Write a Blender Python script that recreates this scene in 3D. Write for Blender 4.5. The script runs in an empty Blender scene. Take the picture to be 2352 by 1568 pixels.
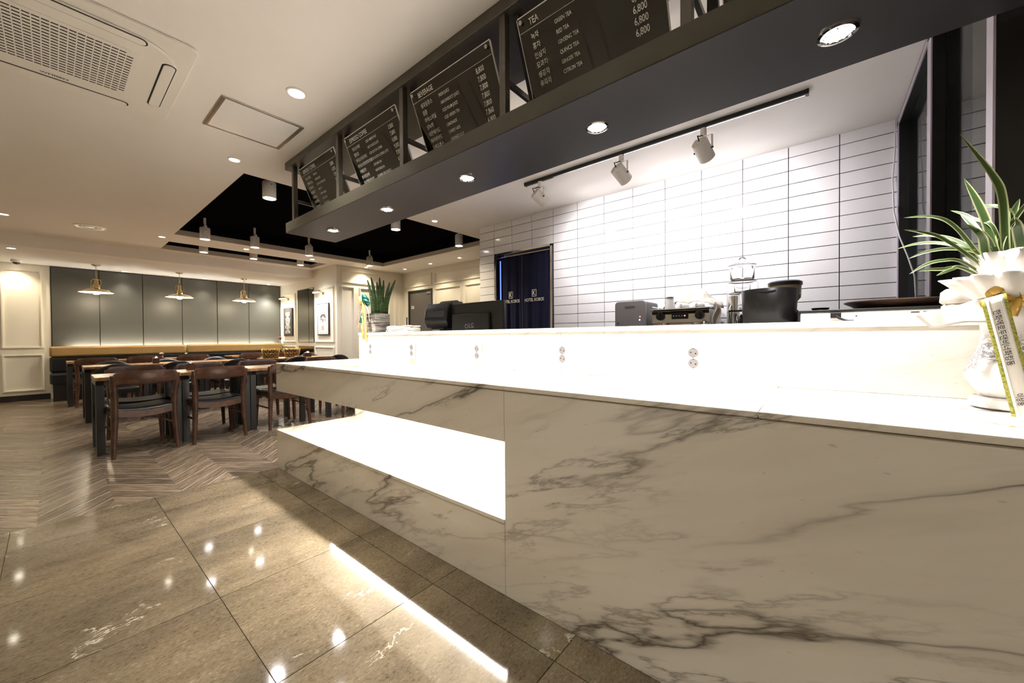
import bpy, bmesh, math, random
from mathutils import Vector, Matrix
random.seed(7)
PI = math.pi
scene = bpy.context.scene
C = scene.collection

# ------------------------------------------------------------------ camera
def make_camera():
    yaw, pit, rol = [math.radians(v) for v in (50.63, -.72, -.445)]
    cy, sy = math.cos(yaw), math.sin(yaw)
    f = Vector((sy*math.cos(pit), cy*math.cos(pit), math.sin(pit)))
    r = Vector((cy, -sy, 0)); u = r.cross(f)
    r2 = math.cos(rol)*r + math.sin(rol)*u
    u2 = -math.sin(rol)*r + math.cos(rol)*u
    cam = bpy.data.cameras.new('camera'); o = bpy.data.objects.new('camera', cam); C.objects.link(o)
    M = Matrix((r2, u2, -f)).transposed().to_4x4(); M.translation = (0, 0, 1.08)
    o.matrix_world = M
    cam.sensor_width = 36; cam.sensor_fit = 'HORIZONTAL'; cam.lens = 867/2352*36
    cam.clip_start = .05; cam.clip_end = 60
    scene.camera = o
make_camera()

# ------------------------------------------------------------------ world, exposure
w = bpy.data.worlds.new('world'); scene.world = w; w.use_nodes = True
w.node_tree.nodes['Background'].inputs[0].default_value = (1, .93, .83, 1)
w.node_tree.nodes['Background'].inputs[1].default_value = 0.0
scene.view_settings.view_transform = 'Standard'
scene.view_settings.look = 'None'
scene.view_settings.gamma = 1
scene.view_settings.exposure = 0.85
scene.view_settings.use_curve_mapping = False
cy = scene.cycles                      # light paths: enough bounces for the bright niche and ledge, no caustic noise
cy.max_bounces, cy.diffuse_bounces, cy.glossy_bounces, cy.transmission_bounces = 6, 4, 3, 6
cy.caustics_reflective = cy.caustics_refractive = False
cy.adaptive_threshold = .06

COOL = (1, .955, .97); WARM = (1, .84, .60); MIDW = (1, .93, .80)
P_SOFFIT, P_TRACK, P_CYL, P_DOWN, P_LOW, P_PEND, P_PIC = 84, 43, 40, 26, 28, 8, 14
E_NICHE, E_BENCH, P_NICHE = 40, 62, 24

# ------------------------------------------------------------------ node helpers
def mat(name, col=(.8, .8, .8), rough=.5, metal=0, **k):
    m = bpy.data.materials.new(name); m.use_nodes = True
    b = m.node_tree.nodes['Principled BSDF']
    b.inputs['Base Color'].default_value = (*col, 1)
    b.inputs['Roughness'].default_value = rough
    b.inputs['Metallic'].default_value = metal
    for kk, vv in k.items():
        b.inputs[kk.replace('_', ' ')].default_value = vv
    return m
def emis(name, col, strength):
    m = bpy.data.materials.new(name); m.use_nodes = True
    nt = m.node_tree; nt.nodes.clear()
    e = nt.nodes.new('ShaderNodeEmission'); o = nt.nodes.new('ShaderNodeOutputMaterial')
    e.inputs[0].default_value = (*col, 1); e.inputs[1].default_value = strength
    nt.links.new(e.outputs[0], o.inputs[0]); return m
def N(m, t, **props):
    n = m.node_tree.nodes.new(t)
    for k, v in props.items(): setattr(n, k, v)
    return n
def LK(m, a, b): m.node_tree.links.new(a, b)
def ramp(m, stops):
    n = N(m, 'ShaderNodeValToRGB'); e = n.color_ramp.elements
    while len(e) < len(stops): e.new(.5)
    for x, (p, c) in zip(e, stops):
        x.position = p; x.color = (*c, 1)
    return n
def mapping(m, coord, scale=(1, 1, 1), rot=(0, 0, 0), loc=(0, 0, 0)):
    if coord == 'WORLD':
        src = N(m, 'ShaderNodeNewGeometry').outputs['Position']
    elif coord == 'UV':
        src = N(m, 'ShaderNodeTexCoord').outputs['UV']
    else:
        src = N(m, 'ShaderNodeTexCoord').outputs[coord]
    mp = N(m, 'ShaderNodeMapping')
    mp.inputs['Scale'].default_value = scale; mp.inputs['Rotation'].default_value = rot; mp.inputs['Location'].default_value = loc
    LK(m, src, mp.inputs[0]); return mp.outputs[0]
def noise(m, vec, scale, detail=4, rough=.55, dist=0):
    n = N(m, 'ShaderNodeTexNoise'); n.inputs['Scale'].default_value = scale
    n.inputs['Detail'].default_value = detail; n.inputs['Roughness'].default_value = rough
    n.inputs['Distortion'].default_value = dist
    LK(m, vec, n.inputs['Vector']); return n.outputs[0]
def math_(m, op, a, b=None, clamp=False):
    n = N(m, 'ShaderNodeMath', operation=op); n.use_clamp = clamp
    for i, v in enumerate((a, b)):
        if v is None: continue
        if isinstance(v, (int, float)): n.inputs[i].default_value = v
        else: LK(m, v, n.inputs[i])
    return n.outputs[0]
def mix(m, fac, a, b, mode='MIX'):
    n = N(m, 'ShaderNodeMix', data_type='RGBA', blend_type=mode)
    if isinstance(fac, (int, float)): n.inputs['Factor'].default_value = fac
    else: LK(m, fac, n.inputs['Factor'])
    for i, v in ((6, a), (7, b)):
        if isinstance(v, tuple): n.inputs[i].default_value = (*v, 1)
        else: LK(m, v, n.inputs[i])
    return n.outputs[2]
def bsdf(m): return m.node_tree.nodes['Principled BSDF']
def bump(m, h, strength=.2, dist=.01):
    n = N(m, 'ShaderNodeBump'); n.inputs['Strength'].default_value = strength; n.inputs['Distance'].default_value = dist
    LK(m, h, n.inputs['Height']); LK(m, n.outputs[0], bsdf(m).inputs['Normal'])

# ------------------------------------------------------------------ materials
def white_marble(name='white_marble', vein=1.0):
    m = mat(name, rough=.12)
    bsdf(m).inputs['Specular IOR Level'].default_value = .5
    v0 = mapping(m, 'WORLD', rot=(.36, 0, 0))
    mp = N(m, 'ShaderNodeMapping'); mp.inputs['Scale'].default_value = (.9, .34, 1.9); mp.inputs['Location'].default_value = (.3, .2, .15); LK(m, v0, mp.inputs[0]); v = mp.outputs[0]
    def warped(scale, amt):
        wn = N(m, 'ShaderNodeTexNoise'); wn.inputs['Scale'].default_value = scale; wn.inputs['Detail'].default_value = 4
        LK(m, v, wn.inputs['Vector'])
        ad = N(m, 'ShaderNodeVectorMath', operation='MULTIPLY_ADD'); LK(m, wn.outputs['Color'], ad.inputs[0])
        ad.inputs[1].default_value = (amt, amt, amt); LK(m, v, ad.inputs[2]); return ad.outputs[0]
    v2 = warped(1.1, .30); v3 = warped(2.6, .10)
    def ridge(vec, scale, det, centre, w0, w1, top, ro=.55):
        rr = math_(m, 'ABSOLUTE', math_(m, 'SUBTRACT', noise(m, vec, scale, det, ro), centre))
        q = ramp(m, [(0, (top,)*3), (w0, (top*.55,)*3), (w0*2.5, (top*.16,)*3), (w1, (0, 0, 0))]); LK(m, rr, q.inputs[0]); return q.outputs[0]
    def mask(scale, lo, hi):
        q = ramp(m, [(lo, (0, 0, 0)), (hi, (1, 1, 1))]); LK(m, noise(m, v, scale, 3), q.inputs[0]); return q.outputs[0]
    main = math_(m, 'MULTIPLY', ridge(v2, 1.5, 6, .5, .006, .06, 1.0, .50), mask(.8, .36, .50))
    fine = math_(m, 'MULTIPLY', ridge(v3, 3.6, 9, .52, .008, .045, .7, .6), mask(1.4, .42, .60))
    cloud = ramp(m, [(.3, (.66, .60, .50)), (.55, (.78, .735, .655)), (.75, (.83, .79, .72))]); LK(m, noise(m, v, 1.3, 6), cloud.inputs[0])
    main, fine = math_(m, 'MULTIPLY', main, vein), math_(m, 'MULTIPLY', fine, vein)
    c1 = mix(m, main, cloud.outputs[0], (.145, .12, .095))
    c2 = mix(m, fine, c1, (.17, .145, .115))
    sp = ramp(m, [(.70, (0, 0, 0)), (.76, (1, 1, 1))]); LK(m, noise(m, mapping(m, 'WORLD', scale=(1, .6, 1.6)), 38, 2), sp.inputs[0])
    c3 = mix(m, math_(m, 'MULTIPLY', sp.outputs[0], .35), c2, (.25, .21, .15))
    LK(m, c3, bsdf(m).inputs['Base Color']); return m
def brown_marble():
    m = mat('brown_marble', rough=.07)
    v = mapping(m, 'WORLD', scale=(1, 1.9, 1), rot=(0, 0, .12))
    oi = N(m, 'ShaderNodeObjectInfo')
    ad = N(m, 'ShaderNodeVectorMath', operation='ADD'); LK(m, v, ad.inputs[0])
    sc = N(m, 'ShaderNodeVectorMath', operation='SCALE'); sc.inputs['Scale'].default_value = 30
    cb = N(m, 'ShaderNodeCombineXYZ'); LK(m, oi.outputs['Random'], cb.inputs[0]); LK(m, oi.outputs['Random'], cb.inputs[1])
    LK(m, cb.outputs[0], sc.inputs[0]); LK(m, sc.outputs[0], ad.inputs[1]); v = ad.outputs[0]
    a = ramp(m, [(.34, (.080, .062, .038)), (.5, (.142, .114, .072)), (.62, (.178, .146, .097)), (.75, (.112, .089, .056))]); LK(m, noise(m, v, 6, 10, .74, .3), a.inputs[0])
    b = ramp(m, [(.38, (.038, .029, .017)), (.45, (.135, .108, .068)), (.58, (.165, .136, .09)), (.68, (.33, .28, .20))]); LK(m, noise(m, v, 62, 6, .68, .3), b.inputs[0])
    c = mix(m, .48, a.outputs[0], b.outputs[0])
    big = ramp(m, [(.35, (.70, .69, .70)), (.65, (1.22, 1.19, 1.17))]); LK(m, noise(m, v, 1.3, 3), big.inputs[0])
    c = mix(m, 1, c, big.outputs[0], 'MULTIPLY')
    r = math_(m, 'ABSOLUTE', math_(m, 'SUBTRACT', noise(m, v, 1.7, 7, .62, .6), .5))
    vn = ramp(m, [(0, (1, 1, 1)), (.003, (.5, .5, .5)), (.006, (0, 0, 0))]); LK(m, r, vn.inputs[0])
    mk = ramp(m, [(.60, (0, 0, 0)), (.66, (1, 1, 1))]); LK(m, noise(m, v, 2.3, 2), mk.inputs[0])
    c = mix(m, math_(m, 'MULTIPLY', vn.outputs[0], mk.outputs[0]), c, (.55, .50, .40))
    LK(m, c, bsdf(m).inputs['Base Color']); return m
def wood_uv(name, stops, rough, sx=3, sy=60, spec=.5):
    m = mat(name, rough=rough); bsdf(m).inputs['Specular IOR Level'].default_value = spec
    v = mapping(m, 'UV', scale=(sx, sy, 1))
    r = ramp(m, stops); nz = noise(m, v, 1, 6, .6, .3); LK(m, nz, r.inputs[0])
    c = r.outputs[0]
    t = ramp(m, [(.3, (.72, .72, .72)), (.7, (1.35, 1.33, 1.28))]); LK(m, noise(m, mapping(m, 'UV', scale=(.35, .35, 1)), 1, 0), t.inputs[0])
    c = mix(m, 1, c, t.outputs[0], 'MULTIPLY')
    LK(m, c, bsdf(m).inputs['Base Color']); bump(m, nz, .12, .004); return m
def wood_obj(name, stops, rough, scale, rnd=0.0, spec=.5):
    m = mat(name, rough=rough); bsdf(m).inputs['Specular IOR Level'].default_value = spec
    v = mapping(m, 'Object', scale=scale)
    r = ramp(m, stops); LK(m, noise(m, v, 1, 5, .6, .6), r.inputs[0]); c = r.outputs[0]
    if rnd:
        oi = N(m, 'ShaderNodeObjectInfo')
        rr = ramp(m, [(0, (1-rnd, 1-rnd, 1-rnd)), (1, (1+rnd, 1+rnd, 1+rnd*.8))]); LK(m, oi.outputs['Random'], rr.inputs[0])
        c = mix(m, 1, c, rr.outputs[0], 'MULTIPLY')
    LK(m, c, bsdf(m).inputs['Base Color']); return m
def painted(name, col, rough=.6, var=.04, scale=3):
    m = mat(name, col, rough)
    lo = tuple(c*(1-var) for c in col); hi = tuple(min(1, c*(1+var)) for c in col)
    r = ramp(m, [(.3, lo), (.7, hi)]); LK(m, noise(m, mapping(m, 'WORLD'), scale, 4), r.inputs[0])
    LK(m, r.outputs[0], bsdf(m).inputs['Base Color']); return m

M = {}
M['marble'] = white_marble(); M['marble_pale'] = white_marble('faintly_veined_marble', .28)
M['floor_marble'] = brown_marble()
M['grout'] = painted('floor_grout', (.30, .26, .20), .7, .1, 20)
M['plank'] = wood_uv('grey_brown_plank', [(.28, (.048, .034, .022)), (.45, (.125, .093, .063)), (.6, (.22, .168, .118)), (.8, (.34, .275, .20))], .25, 5, 70)
M['plank_gap_glint'] = painted('plank_gap_glint', (.37, .32, .262), .28, .1, 30)  # pale tone paints the glints on plank edges into the gap colour
M['ceiling'] = painted('ceiling_paint', (.86, .825, .78), .75, .015, 2)
M['recess_black'] = mat('recess_black', (.005, .005, .006), .7, 0, Specular_IOR_Level=0.0)
M['cream'] = painted('cream_paint', (.80, .765, .67), .45, .015, 2)
M['band'] = painted('band_paint', (.60, .55, .49), .6, .02, 2)
M['green'] = painted('grey_green_panel', (.074, .073, .063), .42, .03, 4)
M['black'] = mat('black_paint', (.014, .014, .014), .4)
M['blackmetal'] = mat('black_metal', (.03, .03, .03), .35, .2)
M['steel_dark'] = painted('dark_steel', (.135, .125, .105), .34, .08, 12)
bsdf(M['steel_dark']).inputs['Metallic'].default_value = .55
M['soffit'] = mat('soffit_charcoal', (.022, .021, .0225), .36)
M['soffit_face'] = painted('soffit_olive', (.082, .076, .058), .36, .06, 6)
M['acrylic'] = mat('black_acrylic', (.009, .008, .007), .03, 0, Specular_IOR_Level=.9)
M['letters'] = mat('white_letters', (.92, .92, .90), .5)

M['tile'] = mat('white_glazed_tile', (.80, .79, .80), .09)
M['tile_grout'] = mat('dark_grout', (.05, .05, .06), .8)
M['chrome'] = mat('chrome', (.80, .79, .77), .08, 1)
M['brushed'] = mat('brushed_steel', (.55, .53, .49), .22, 1)
M['brass'] = mat('antique_brass', (.55, .42, .22), .25, 1)
M['gold'] = mat('gold_wire', (.72, .47, .14), .3, 1)
M['mirror'] = mat('grey_mirror', (.55, .52, .44), .02, 1)
M['whiteplastic'] = mat('white_plastic', (.86, .83, .77), .35)
M['outlet'] = mat('outlet_white', (.66, .64, .645), .3)
M['beigeplastic'] = mat('spotlight_white', (.80, .76, .70), .4)
M['blackplastic'] = mat('black_plastic', (.010, .010, .010), .36)
M['greyplastic'] = mat('grey_plastic', (.27, .255, .25), .35)
M['rubber'] = mat('dark_rubber', (.01, .01, .01), .7)
M['walnut'] = wood_obj('dark_walnut', [(.3, (.034, .014, .008)), (.55, (.075, .032, .017)), (.8, (.13, .062, .033))], .32, (14, 3, 14), .15)
M['blackwood'] = wood_obj('black_wood', [(.3, (.010, .010, .011)), (.7, (.022, .021, .022))], .28, (14, 3, 14))
M['leather'] = mat('black_leather', (.010, .010, .012), .26)
M['tan'] = painted('tan_leather', (.36, .225, .085), .38, .06, 10)
M['butcher'] = wood_obj('butcher_block', [(.25, (.13, .060, .024)), (.5, (.30, .155, .062)), (.75, (.48, .29, .13))], .30, (18, 3, 9), .42)
M['door_grey'] = mat('charcoal_door', (.105, .095, .09), .4)
M['curtain'] = mat('navy_linen', (.012, .014, .035), .85)
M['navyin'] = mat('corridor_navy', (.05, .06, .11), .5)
M['glass'] = mat('clear_glass', (.95, .97, .97), .0, 0, Transmission_Weight=1.0, IOR=1.05)
M['glassware'] = mat('glassware', (.96, .96, .97), .02, 0, Transmission_Weight=1.0, IOR=1.45)
M['cloth'] = painted('ecru_cloth', (.60, .55, .48), .9, .08, 18)
M['paper'] = mat('paper', (.86, .83, .76), .8)
M['porcelain'] = mat('porcelain', (.86, .85, .83), .12)
M['beans'] = mat('coffee_beans', (.62, .40, .14), .35)
M['cream_glass'] = mat('hopper_amber', (.90, .80, .56), .15, 0, Transmission_Weight=.35, IOR=1.1)
M['tray'] = mat('brown_tray', (.10, .065, .045), .3)
M['reveal'] = painted('blue_grey_reveal', (.055, .07, .085), .4, .25, 5)
M['lilac'] = mat('lilac_metal', (.50, .46, .55), .4)
M['red'] = mat('red_petal', (.75, .03, .03), .5)
M['basketin'] = mat('basket_dark', (.02, .015, .01), .6)
M['soil'] = mat('soil', (.05, .035, .02), .9)
M['ribbon_green'] = mat('teal_ribbon', (.012, .16, .13), .3)
M['ribbon_yellow'] = mat('yellow_ribbon', (.80, .62, .16), .5)
M['ribbon_pink'] = mat('pink_ribbon', (.75, .25, .50), .5)
M['ribbon_white'] = mat('white_ribbon', (.85, .83, .78), .6)
M['tissue'] = mat('white_tissue', (.86, .83, .78), .8, 0, Transmission_Weight=.0)
M['goldfab'] = mat('gold_organza', (.62, .40, .10), .35, .35)
M['ledblue'] = emis('blue_led', (.15, .2, 1), 6)
M['ledred'] = emis('red_led', (1, .15, .12), 3)
M['lens_cool'] = emis('lens_cool', COOL, 22)
M['lens_warm'] = emis('lens_warm', (1, .9, .72), 18)
M['lens_soft'] = emis('lens_soft', (1, .94, .84), 9)
M['bulb'] = emis('bulb_glow', (1, .88, .66), 26)
M['glow_strip'] = emis('glow_strip', (1, .96, .90), E_NICHE)
M['led_bench'] = emis('led_bench', (1, .93, .80), E_BENCH)
M['blue_gap_glow'] = emis('blue_passage_glow', (.12, .20, 1), 1.6)  # emission stands for the lit passage showing at the curtain edges
def leaf_mat(name, edge, mid):
    m = mat(name, mid, .35)
    v = N(m, 'ShaderNodeTexCoord').outputs['UV']
    s = N(m, 'ShaderNodeSeparateXYZ'); LK(m, v, s.inputs[0])
    d = math_(m, 'ABSOLUTE', math_(m, 'SUBTRACT', s.outputs[0], .5))
    r = ramp(m, [(.30, mid), (.40, edge)]); LK(m, d, r.inputs[0]); LK(m, r.outputs[0], bsdf(m).inputs['Base Color']); return m
M['leaf'] = leaf_mat('variegated_leaf', (.50, .54, .28), (.050, .098, .022))
def snake_mat():
    m = mat('snake_leaf', (.05, .10, .02), .4)
    v = mapping(m, 'Object', scale=(8, 8, 60)); r = ramp(m, [(.35, (.006, .018, .005)), (.5, (.022, .048, .010)), (.7, (.055, .092, .020))])
    LK(m, noise(m, v, 1, 3, .5, 1.0), r.inputs[0]); LK(m, r.outputs[0], bsdf(m).inputs['Base Color']); return m
M['snake'] = snake_mat()
def ink_vase():
    m = mat('ink_painted_porcelain', (.88, .87, .86), .15)
    v = mapping(m, 'Object', scale=(1, 1, 1))
    s = N(m, 'ShaderNodeSeparateXYZ'); LK(m, v, s.inputs[0])
    zb = ramp(m, [(.085, (0, 0, 0)), (.10, (1, 1, 1)), (.17, (.9, .9, .9)), (.21, (.25, .25, .25)), (.235, (0, 0, 0))]); LK(m, s.outputs[2], zb.inputs[0])
    n = noise(m, mapping(m, 'Object', scale=(1, 1, 2.2)), 42, 7, .75, .8)
    r = ramp(m, [(.44, (0, 0, 0)), (.50, (1, 1, 1)), (.60, (.35, .35, .35))]); LK(m, n, r.inputs[0])
    pat = ramp(m, [(.34, (0, 0, 0)), (.44, (1, 1, 1))]); LK(m, noise(m, mapping(m, 'Object', scale=(1, 1, 1)), 11, 3), pat.inputs[0])
    f = math_(m, 'MULTIPLY', math_(m, 'MULTIPLY', r.outputs[0], zb.outputs[0]), pat.outputs[0])
    LK(m, mix(m, f, (.88, .87, .86), (.05, .05, .06)), bsdf(m).inputs['Base Color']); return m
M['inkvase'] = ink_vase()
def brocade():
    m = mat('green_gold_brocade', (.3, .35, .06), .4)
    r = ramp(m, [(.42, (.20, .26, .05)), (.50, (.62, .52, .10)), (.62, (.26, .32, .07))]); LK(m, noise(m, mapping(m, 'Object'), 60, 3, .5, 2.5), r.inputs[0])
    LK(m, r.outputs[0], bsdf(m).inputs['Base Color']); return m
M['brocade'] = brocade()
def ribbed_pot():
    m = mat('white_ribbed_pot', (.72, .68, .60), .5)
    v = mapping(m, 'Object', scale=(7, 7, 150)); r = ramp(m, [(.40, (.045, .04, .035)), (.48, (.38, .355, .31)), (.7, (.46, .44, .39))])
    LK(m, noise(m, v, 1, 2, .4), r.inputs[0]); LK(m, r.outputs[0], bsdf(m).inputs['Base Color']); return m
M['pot'] = ribbed_pot()
def linen():
    m = mat('navy_noren', (.016, .020, .060), .9)
    r = ramp(m, [(.35, (.013, .016, .048)), (.65, (.020, .025, .074))]); LK(m, noise(m, mapping(m, 'Object', scale=(1, 1, .7)), 90, 3, .6), r.inputs[0])
    LK(m, r.outputs[0], bsdf(m).inputs['Base Color'])
    tr = N(m, 'ShaderNodeBsdfTranslucent'); tr.inputs[0].default_value = (.03, .045, .16, 1)
    mx = N(m, 'ShaderNodeMixShader'); mx.inputs[0].default_value = .4
    LK(m, bsdf(m).outputs[0], mx.inputs[1]); LK(m, tr.outputs[0], mx.inputs[2])
    LK(m, mx.outputs[0], m.node_tree.nodes['Material Output'].inputs[0]); return m
M['noren'] = linen()

# ------------------------------------------------------------------ mesh builder
class MB:
    def __init__(s): s.v = []; s.f = []; s.uv = None
    def add(s, vs, fs):
        o = len(s.v); s.v += [tuple(p) for p in vs]; s.f += [tuple(i+o for i in f) for f in fs]; return s
    def box(s, x0, x1, y0, y1, z0, z1):
        return s.add([(x0, y0, z0), (x1, y0, z0), (x1, y1, z0), (x0, y1, z0), (x0, y0, z1), (x1, y0, z1), (x1, y1, z1), (x0, y1, z1)],
                     [(0, 3, 2, 1), (4, 5, 6, 7), (0, 1, 5, 4), (1, 2, 6, 5), (2, 3, 7, 6), (3, 0, 4, 7)])
    def prism(s, poly, z0, z1):
        n = len(poly)
        return s.add([(x, y, z0) for x, y in poly]+[(x, y, z1) for x, y in poly],
                     [tuple(range(n-1, -1, -1)), tuple(range(n, 2*n))]+[(i, (i+1) % n, n+(i+1) % n, n+i) for i in range(n)])
    def frame(s, a, b):
        d = (Vector(b)-Vector(a)).normalized()
        u = d.orthogonal().normalized() if abs(d.z) < .999 else Vector((1, 0, 0))
        if abs(d.z) < .999: u = d.cross(Vector((0, 0, 1))).normalized()
        return d, u, d.cross(u)
    def cyl(s, a, b, r0, r1=None, n=16, caps=True):
        if r1 is None: r1 = r0
        d, u, w_ = s.frame(a, b); vs = []
        for p, r in ((a, r0), (b, r1)):
            for i in range(n):
                t = 2*PI*i/n; q = Vector(p)+u*(r*math.cos(t))+w_*(r*math.sin(t)); vs.append(q)
        fs = [(i, (i+1) % n, n+(i+1) % n, n+i) for i in range(n)]
        if caps: fs += [tuple(range(n-1, -1, -1)), tuple(range(n, 2*n))]
        return s.add(vs, fs)
    def bar(s, a, b, w1, w2):                      # square-section bar between two points
        d, u, w_ = s.frame(a, b); vs = []
        for p in (a, b):
            for x, y in ((-1, -1), (1, -1), (1, 1), (-1, 1)):
                vs.append(Vector(p)+u*(x*w1/2)+w_*(y*w2/2))
        return s.add(vs, [(0, 3, 2, 1), (4, 5, 6, 7), (0, 1, 5, 4), (1, 2, 6, 5), (2, 3, 7, 6), (3, 0, 4, 7)])
    def tube(s, pts, r, n=8, closed=False):
        pts = [Vector(p) for p in pts]; m = len(pts); vs = []
        up = None
        for i, p in enumerate(pts):
            if closed: d = pts[(i+1) % m]-pts[i-1]
            else: d = pts[min(i+1, m-1)]-pts[max(i-1, 0)]
            d.normalize()
            if up is None: up = d.orthogonal().normalized()
            up = (up-d*up.dot(d)).normalized(); w_ = d.cross(up)
            rr = r[i] if isinstance(r, (list, tuple)) else r
            for k in range(n):
                t = 2*PI*k/n; vs.append(p+up*(rr*math.cos(t))+w_*(rr*math.sin(t)))
        fs = []
        for i in range(m if closed else m-1):
            j = (i+1) % m
            for k in range(n): fs.append((i*n+k, i*n+(k+1) % n, j*n+(k+1) % n, j*n+k))
        if not closed: fs += [tuple(range(n-1, -1, -1)), tuple(range((m-1)*n, m*n))]
        return s.add(vs, fs)
    def lathe(s, prof, n=32, c=(0, 0, 0), fn=None):
        vs = []
        for r, z in prof:
            for i in range(n):
                t = 2*PI*i/n; rr = r if fn is None else fn(r, z, t)
                vs.append((c[0]+rr*math.cos(t), c[1]+rr*math.sin(t), c[2]+z))
        m = len(prof); fs = []
        for i in range(m-1):
            for k in range(n): fs.append((i*n+k, i*n+(k+1) % n, (i+1)*n+(k+1) % n, (i+1)*n+k))
        if prof[0][0] > 1e-5 and prof[0][0] < .5 and False: pass
        return s.add(vs, fs)
    def disc(s, c, r, nrm=(0, 0, -1), n=24):
        d = Vector(nrm).normalized(); u = d.orthogonal().normalized(); w_ = d.cross(u)
        vs = [Vector(c)+u*(r*math.cos(2*PI*i/n))+w_*(r*math.sin(2*PI*i/n)) for i in range(n)]
        return s.add(vs, [tuple(range(n))])
    def ring(s, c, r0, r1, z0, z1, n=28):           # flat annulus solid
        return s.lathe([(r0, z0), (r1, z0), (r1, z1), (r0, z1), (r0, z0)], n, c)
    def grid(s, fn, nu, nv, thick=None):
        vs = [fn(i/nu, j/nv) for j in range(nv+1) for i in range(nu+1)]
        fs = [(j*(nu+1)+i, j*(nu+1)+i+1, (j+1)*(nu+1)+i+1, (j+1)*(nu+1)+i) for j in range(nv) for i in range(nu)]
        return s.add(vs, fs)
    def mesh(s, name):
        me = bpy.data.meshes.new(name); me.from_pydata(s.v, [], s.f); me.update()
        if s.uv:
            l = me.uv_layers.new(name='UVMap')
            for p in me.polygons:
                for li, vi in zip(p.loop_indices, p.vertices): l.data[li].uv = s.uv[vi]
        return me
    def build(s, name, m, parent=None, smooth=None, bevel=0, solid=0, sub=0, fix=True):
        me = s.mesh(name)
        if fix:
            bm = bmesh.new(); bm.from_mesh(me); bmesh.ops.recalc_face_normals(bm, faces=bm.faces); bm.to_mesh(me); bm.free()
        me.materials.append(M[m] if isinstance(m, str) else m)
        if smooth:
            me.polygons.foreach_set('use_smooth', [True]*len(me.polygons)); me.set_sharp_from_angle(angle=math.radians(smooth))
        o = bpy.data.objects.new(name, me); C.objects.link(o)
        if parent: o.parent = parent
        if solid:
            md = o.modifiers.new('solid', 'SOLIDIFY'); md.thickness = solid; md.offset = 0
        if bevel:
            md = o.modifiers.new('bevel', 'BEVEL'); md.width = bevel; md.segments = 2; md.limit_method = 'ANGLE'
        if sub:
            md = o.modifiers.new('sub', 'SUBSURF'); md.levels = sub; md.render_levels = sub
        return o
def box(x0, x1, y0, y1, z0, z1): return MB().box(x0, x1, y0, y1, z0, z1)
def tag(o, label, cat, group=None):
    o['label'] = label; o['category'] = cat
    if group: o['group'] = group
    return o
def struct(o): o['kind'] = 'structure'; return o
def thing(name, label, cat, loc=(0, 0, 0), rz=0, group=None):
    o = bpy.data.objects.new(name, None); C.objects.link(o); o.empty_display_size = .1
    o.location = loc; o.rotation_euler = (0, 0, rz)
    return tag(o, label, cat, group)
def children(o): return [c for c in bpy.data.objects if c.parent == o]
def dup(root, loc, rz, label, kids):
    r = root.copy(); C.objects.link(r); r.location = loc; r.rotation_euler = (0, 0, rz); r['label'] = label
    for ch, gs in kids:
        c = ch.copy(); C.objects.link(c); c.parent = r
        for g in gs:
            d = g.copy(); C.objects.link(d); d.parent = c
    return r
def kidlist(root): return [(c, children(c)) for c in children(root)]
def spot(name, loc, target, power, col, angle=110, blend=.9, radius=.03, parent=None):
    l = bpy.data.lights.new(name, 'SPOT'); l.energy = power; l.color = col; l.spot_size = math.radians(angle); l.spot_blend = blend; l.shadow_soft_size = radius
    o = bpy.data.objects.new(name, l); C.objects.link(o)
    d = Vector(target)-Vector(loc); o.rotation_euler = d.to_track_quat('-Z', 'Y').to_euler(); o.location = loc
    if parent: o.parent = parent
    return o
ORD = ['first', 'second', 'third', 'fourth', 'fifth', 'sixth', 'seventh', 'eighth', 'ninth']

# ------------------------------------------------------------------ text: glyph meshes made once, while the scene is empty
TXT = {}
_fc = bpy.data.curves.new('text_source', 'FONT'); _fo = bpy.data.objects.new('text_source', _fc); C.objects.link(_fo)
_fc.resolution_u = 3; _fc.offset = .010
def text_polys(s):
    if s in TXT: return TXT[s]
    _fc.body = s; bpy.context.view_layer.update()
    ev = _fo.evaluated_get(bpy.context.evaluated_depsgraph_get()); me = ev.to_mesh()
    vs = [tuple(v.co) for v in me.vertices]; fs = [tuple(p.vertices) for p in me.polygons]; ev.to_mesh_clear()
    TXT[s] = (vs, fs, min(v[0] for v in vs), max(v[0] for v in vs)); return TXT[s]
def put_text(mb, s, size, origin, right, up, align='L', squeeze=1.0, lift=None, weight=0):
    vs, fs, a, b = text_polys(s); o = Vector(origin); r = Vector(right); u = Vector(up)
    off = {'L': a, 'R': b, 'C': (a+b)/2}[align]
    mb.add([o+r*((x-off)*size*squeeze)+u*(y*size) for x, y, z in vs], fs)

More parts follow.
